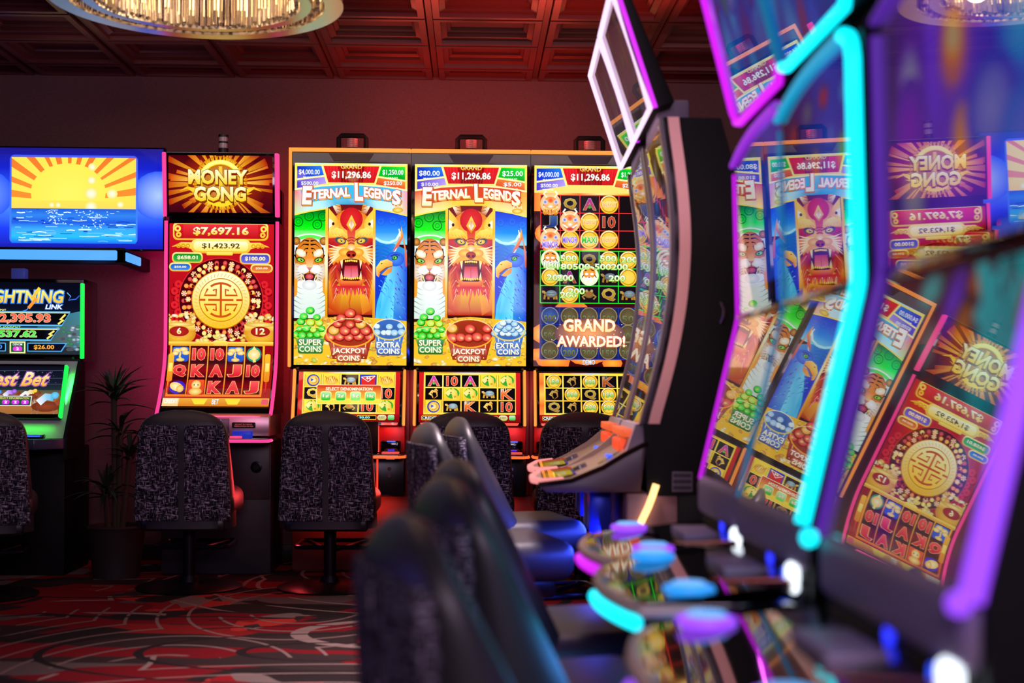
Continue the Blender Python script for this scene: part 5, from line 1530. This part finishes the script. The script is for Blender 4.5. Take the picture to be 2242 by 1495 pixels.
    for x in (-dw * .83, dw * .83):
        bt = MB().lathe([(0, 0), (.045, 0), (.05, .006), (.047, .013), (.036, .016), (0, .016)], (x, -.315, .714), 32).build('round_button', ring, r)
        MB().lathe([(0, .0165), (.034, .0165), (.030, .021), (0, .0235)], (x, -.315, .714), 28).build('button_cap', glow('button_cap_blue', (110, 180, 255), 1.2), bt)
    if seed == 3:
        for x, cl in ((-hw, CYAN), (hw + .01, PURPLE)): MB().lathe([(0, -.016), (.012, -.011), (.016, 0), (.012, .011), (0, .016)], (x, y0 - .03, .85), 16).build('corner_light', cl, r)
    MB().box(-.10, .10, -.22, y0 - .03, .722, .742, .004).build('card_tray', GREYPANEL, r)
    MB().tube([(.12, -.25, .71), (.2, -.2, .72), (.29, y0 - .03, .735)], .012, 8).build('grab_bar', CHROME, r)
    MB().prism([(-.20, .66), (.1, .66), (.1, .0), (-.10, .0), (-.14, .4)], -.27, .27, .01).build('base', MATTEBLACK, r)
    return r


MAGENTA = glow('magenta_led', (215, 30, 245), 1.2)
CYAN = glow('cyan_led', (10, 235, 255), 2.0)
TEAL = glow('dim_teal_led', (24, 120, 170), .8)
BLUEC = glow('azure_led', (40, 150, 245), 1.2)
DMAGENTA = glow('dim_magenta_led', (150, 40, 215), 1.0)
DCYAN = glow('dim_cyan_led', (20, 160, 205), 1.0)
PURPLE = glow('purple_led', (150, 70, 250), 1.5)
DPURPLE = glow('dim_purple_led', (86, 34, 165), .9)
near_machine(3.46, MAGENTA, MAGENTA, 'navy', 'dusk', 1, 'magenta-edged slot machine with a kinked glossy screen, beside the black curved machine', .30)
near_machine(2.82, CYAN, TEAL, 'navy', 'dusk', 2, 'cyan-edged slot machine with a kinked glossy screen reflecting a dragon face', .305)
near_machine(1.94, PURPLE, DPURPLE, 'violet', 'aqua', 3, 'purple-edged slot machine nearest the camera at the right edge', .342)

# ---------------------------------------------------------------- far machines with arched displays
PROF = [(2.075, -.118), (1.95, -.10), (1.83, -.082), (1.64, -.068), (1.44, -.078), (1.25, -.108), (1.05, -.158), (.965, -.185)]


def arch(z):
    for (z1, y1), (z0, y0) in zip(PROF, PROF[1:]):
        if z >= z0 or (z0, y0) == PROF[-1]:
            t = (z - z0) / (z1 - z0); t = max(-.2, min(1.2, t)); return y0 + (y1 - y0) * t


def arch_s(z):   # smoothed
    return sum(arch(z + d) for d in (-.08, -.05, -.025, 0, .025, .05, .08)) / 7


def curved_machine(wc, label, near):
    p = row(A0, wc)
    r = thing('slot_machine', label, 'slot machine', p, -PI / 2 - YAW, 'arched machines at the far end of the right-hand bank')
    hw = .33
    zs = [2.07 - .0405 * k for k in range(28)]
    MB().prism([(arch_s(z) + .004, z) for z in zs] + [(-.16, .72), (.30, .72), (.30, 1.3), (.17, 1.8), (.095, 2.068)], -hw, hw).build('cabinet', MATTEBLACK, r)
    A = Art(100, 170)
    q = random.Random(4 + near)
    A.grad(0, 0, 100, 170, [(150, 110, 40), (120, 80, 40), (30, 60, 150), (40, 110, 190), (50, 40, 60), (90, 50, 30), (60, 50, 40), (110, 60, 30)])
    for k in range(46):
        y = q.uniform(0, 170); A.ell(q.uniform(0, 100), y, q.uniform(4, 12), q.uniform(4, 14), q.choice([(200, 150, 40), (60, 120, 220), (170, 60, 30), (40, 40, 50), (200, 190, 160), (60, 140, 200)]), mixc((90, 60, 40), (30, 60, 140), q.random()), 12)

    def df(v):
        k = math.floor((v.z - .98) / .035); t = (v.z - .98) / .035 - k
        return (v.x, arch_s(.98 + .035 * k) * (1 - t) + arch_s(.98 + .035 * (k + 1)) * t + v.y - .003, v.z)
    A.build('main_screen', M_CURVE, r, hw * 2 - .10, 1.085, 0, .975, [.945 + .035 * k for k in range(34)], df)
    for s in (-1, 1):
        b0, b1 = sorted((s * (hw - .052), s * hw))
        MB().prism([(arch_s(z) - .010, z) for z in zs] + [(arch_s(z) + .020, z) for z in zs[::-1]], b0, b1).build('side_bezel', mat('plum_black_bezel', (70, 50, 66), .3), r)
        MB().prism([(arch_s(z) + .020, z) for z in zs] + [(arch_s(z) + .060, z) for z in zs[::-1]], s * hw - .006, s * hw + .006).build('side_trim', mat('pink_lit_satin_trim', (226, 168, 160), .38, .35), r)  # chrome trim; the pink light it reflects is put into its colour
    # topper
    T = Matrix.Translation((0, -.15, 2.10)) @ Matrix.Rotation(math.radians(18.5), 4, 'X')
    MB().prism([(.004, .0), (.004, .45), (.05, .46), (.085, .0)], -hw + .01, hw - .01, .004).build('topper', MATTEBLACK, r).matrix_local = T
    A = Art(100, 70); A.grad(0, 0, 100, 70, [(60, 50, 60), (80, 70, 80), (90, 80, 90), (60, 50, 55)])
    for k in range(18): A.ell(q.uniform(0, 100), q.uniform(0, 70), q.uniform(4, 12), q.uniform(6, 16), q.choice([(110, 90, 110), (80, 100, 70), (120, 90, 70), (70, 50, 90)]), (78, 68, 78), 12)
    A.build('topper_screen', M_CURVE, r, hw * 2 - .06, .42, 0, .02).matrix_local = T
    e = hw - .016; LEDW = glow('pink_white_led', (255, 215, 255), 1.3)
    MB().tube([(-e, -.006, .45), (-e, -.006, .006), (e, -.006, .006), (e, -.006, .45), (-e, -.006, .45), (-e, -.006, .43)], .0105, 8).build('topper_led', LEDW, r).matrix_local = T
    for s in (-1, 1):
        MB().box(s * (e + .012) - .004, s * (e + .012) + .004, .004, .02, 0, .455).build('led_edge', MAGENTA, r).matrix_local = T
    MB().box(-.2, .2, -.12, .0, 2.04, 2.16, .01).build('topper_mount', GREYPANEL, r)
    # lower display housing with its orange reflections put in as glowing bars
    MB().prism([(-.20, .975), (-.225, .90), (-.24, .86), (-.05, .86), (-.05, .975)], -hw + .03, hw - .03).build('lower_panel', mat('lilac_grey_panel', (120, 104, 122), .35), r)
    MB().box(-.24, .24, -.245, -.20, .925, .955, .004).build('orange_reflection', glow('orange_reflection_wide', (250, 95, 45), .9), r)
    for x in (-.12, .0, .12): MB().box(x - .03, x + .03, -.252, -.22, .868, .915, .008).build('orange_reflection', glow('orange_reflection_small', (255, 80, 40), .95), r)
    # deck
    low = [(-.548, .752), (-.43, .768), (-.318, .815), (-.245, .86), (-.16, .905)]
    MB().prism(low + [(-.165, .90), (-.185, .732), (-.52, .730)], -hw, hw, .004).build('deck', mat('mauve_deck_shell', (92, 76, 92), .4), r)
    MB().prism([(y, z) for y, z in low] + [(y, z + .012) for y, z in low[::-1]], -hw - .002, hw - .002).build('deck_surface', mat('taupe_deck_surface', (98, 76, 60), .3), r)
    MB().tube([(hw, y, z + .004) for y, z in low], .0095, 8).build('deck_edge', GLOSSBLACK, r)
    for s in (-1,):
        b0, b1 = sorted((s * (hw - .014), s * (hw + .004)))
        up = [(-.47, .768), (-.40, .80), (-.30, .86), (-.20, .945)] if s < 0 else [(-.47, .768), (-.36, .806), (-.28, .845), (-.20, .90)]
        MB().prism(low[1:] + up[::-1], b0, b1).build('side_wing', mat('taupe_wing', (118, 96, 84), .45), r)
    A = Art(100, 46); A.rect(0, 0, 100, 46, (40, 24, 10)); A.rect(0, 0, 18, 46, (240, 60, 50), (220, 90, 50)); A.rect(18, 0, 30, 46, (255, 150, 60)); A.rr(36, 6, 92, 42, 6, (255, 225, 70), (240, 170, 40)); A.rr(46, 14, 82, 34, 4, (255, 245, 170), (235, 190, 60)); A.rect(36, 2, 95, 5, (90, 70, 230))
    # the deck display lies along the sloped front of the deck
    T2 = Matrix.Translation((.0, -.53, .768)) @ Matrix.Rotation(math.radians(-82), 4, 'X')
    A.build('button_screen', M_DISPLAY, r, .50, .13, -.004, 0).matrix_local = T2
    MB().tube([(-hw + .016, -.46, .772), (-hw + .04, -.53, .765), (-.1, -.565, .758), (.1, -.565, .758), (hw - .04, -.53, .765), (hw - .016, -.46, .772)], .0125, 8).build('deck_led', glow('rose_led', (255, 150, 150), 1.0), r)
    MB().cyl((.05, -.385, .796), (.05, -.392, .812), .03, .027, 28).build('round_button', mat('smoke_button', (60, 56, 66), .1), r)
    MB().lathe([(0, 0), (.05, 0), (.055, .006), (0, .010)], n=28, M=Matrix.Translation((.17, -.285, .842)) @ Matrix.Rotation(math.radians(32), 4, 'X')).build('acceptor_recess', GLOSSBLACK, r)
    MB().box(.15, .20, -.30, -.275, .851, .860, .003).build('deck_light', BLUEDOT, r)
    # lower body
    MB().prism([(-.05, .728), (-.05, .0), (.30, .0), (.30, .728)], -hw, hw, .004).build('base', MATTEBLACK, r)
    MB().box(-.2, .2, -.36, -.28, .57, .728, .008).build('blue_lit_support', mat('blue_lit_bracket', (40, 60, 200), .3, .4), r)  # blue light falling on the bracket is put into its colour
    MB().box(-.03, .03, -.368, -.36, .585, .70, .003).build('support_slot', mat('pale_metal_strip', (170, 170, 190), .3, .8), r)
    MB().box(-hw + .02, hw - .004, -.235, -.05, .10, .728, .01).build('lower_door', mat('rose_grey_door', (150, 112, 116), .4), r)
    if near:
        zs2 = [(-.130, .761), (-.143, .72), (-.158, .68), (-.177, .64), (-.19, .612)]
        MB().tube([(hw + .012, y, z) for y, z in zs2], .0125, 10).build('side_led', glow('warm_orange_led', (255, 196, 120), 2.6), r)
        sl = MB().box(hw, hw + .002, -.072, .0, .735, .806).build('rating_label', mat('grey_label', (120, 112, 130), .5), r)
        for k in range(3): MB().box(hw + .002, hw + .003, -.068, -.004, .742 + k * .022, .756 + k * .022).build('label_print', mat('label_print_dark', (56, 50, 66), .6), sl)
        MB().tube([(hw + .004, .098, 1.412), (hw + .012, .107, 1.385), (hw + .012, .106, 1.36), (hw + .004, .098, 1.336)], .008, 8).build('latch', CHROME, r)
    return r


curved_machine(5.815, 'black arched slot machine farther from the camera, half hidden behind its twin', 0)
curved_machine(5.135, 'black arched slot machine with the tall dark side, nearer of the twin pair', 1)

# underglow of the right-hand bank and coloured spill from the LED edges, plus added fill for the side trim
for w_, a_, z_, cl, pw in ((5.65, .33, .54, (.04, .08, 1.0), 5), (4.95, .33, .54, (.04, .08, 1.0), 5), (2.75, .34, .60, (.08, .35, 1.0), 1.6)):
    area('deck_underglow', row(a_, w_, z_), (0, math.radians(86), -YAW), .10, .6, cl, pw)
point('violet_floor_glow', row(.30, 3.1, .35), (.10, .15, 1.0), 1.2, .15)
area('cyan_spill', row(.60, 2.4, 1.35), (0, math.radians(90), -YAW), .9, .05, (.05, .75, 1.0), 1.6)
area('magenta_spill', row(.60, 3.8, 1.6), (0, math.radians(90), -YAW), .9, .05, (.9, .1, 1.0), 1.2)
area('trim_fill', row(.48, 3.84, 1.6), (math.radians(90), 0, -YAW), .08, .9, (1.0, .62, .62), 2.0)  # added fill to brighten the arched machines' side trim
area('arch_face_light', row(.36, 5.0, 1.75), (0, math.radians(-85), -YAW), .9, .4, (1.0, .55, .5), .9)

# ---------------------------------------------------------------- chandelier
cx, cy, cz = -1.168, 5.686, 2.713
ch = thing('chandelier', 'large round ring chandelier with warm glowing crystal rods', 'chandelier', (cx, cy, cz))
PLATE = mat('satin_nickel_ring', (196, 190, 184), .22, .9)


def annulus(r0, r1, z0, z1): return [(r0, z0), (r1, z0), (r1, z1), (r0, z1), (r0, z0)]


MB().lathe(annulus(.535, .612, 0, .012), n=96).build('outer_ring', PLATE, ch)
MB().lathe(annulus(.432, .478, 0, .012), n=96).build('inner_ring', PLATE, ch)
MB().lathe(annulus(.40, .60, .20, .22), n=72).build('upper_plate', mat('dark_bronze_plate', (60, 46, 36), .3, .8), ch)
q = random.Random(3)
CRY = mat('warm_crystal', (255, 242, 224), .05, 0, trans=.9, ior=1.5)
for nm, rad, n, z0, z1, hb in (('outer_crystal_curtain', .60, 110, .03, .20, 0), ('middle_crystal_curtain', .505, 84, .024, .2, 0), ('inner_crystal_curtain', .415, 96, .012, .2, 0)):
    m = MB()
    for k in range(n):
        a = 2 * PI * k / n; x, y = rad * math.cos(a), rad * math.sin(a); d = q.uniform(-.012, .012)
        m.cyl((x, y, z0 + d), (x, y, z1), .0095, None, 7)
        m.cyl((x, y, z0 + d - .014), (x, y, z0 + d), .002, .0105, 6)
    tag(m.build(nm, CRY, ch), kind='stuff')
BULB = glow('warm_bulb', (255, 205, 130), 6.0)
for rad, n in ((.455, 26), (.555, 30)):
    for k in range(n):
        a = 2 * PI * (k + .5) / n
        MB().cyl((rad * math.cos(a), rad * math.sin(a), .09), (rad * math.cos(a), rad * math.sin(a), .195), .008, None, 8).build('bulb', BULB, ch)
for k in range(3):
    a = 2 * PI * k / 3 + .4; MB().cyl((.5 * math.cos(a), .5 * math.sin(a), .22), (.5 * math.cos(a), .5 * math.sin(a), ZC + .06 - cz), .006).build('suspension_rod', STEEL, ch)
for k in range(8):
    a = 2 * PI * k / 8
    for r_ in (.505,):
        MB().cyl((.39 * math.cos(a), .39 * math.sin(a), .21), (.60 * math.cos(a), .60 * math.sin(a), .21), .006).cyl((.455 * math.cos(a), .455 * math.sin(a), .006), (.455 * math.cos(a), .455 * math.sin(a), .21), .004).cyl((.57 * math.cos(a), .57 * math.sin(a), .006), (.57 * math.cos(a), .57 * math.sin(a), .21), .004).build('ring_bracket', STEEL, ch)
for k in range(4):
    a = PI / 4 + PI / 2 * k
    point('chandelier_lamp', (cx + .3 * math.cos(a), cy + .3 * math.sin(a), cz + .06), (1.0, .66, .36), 1.8, .05)
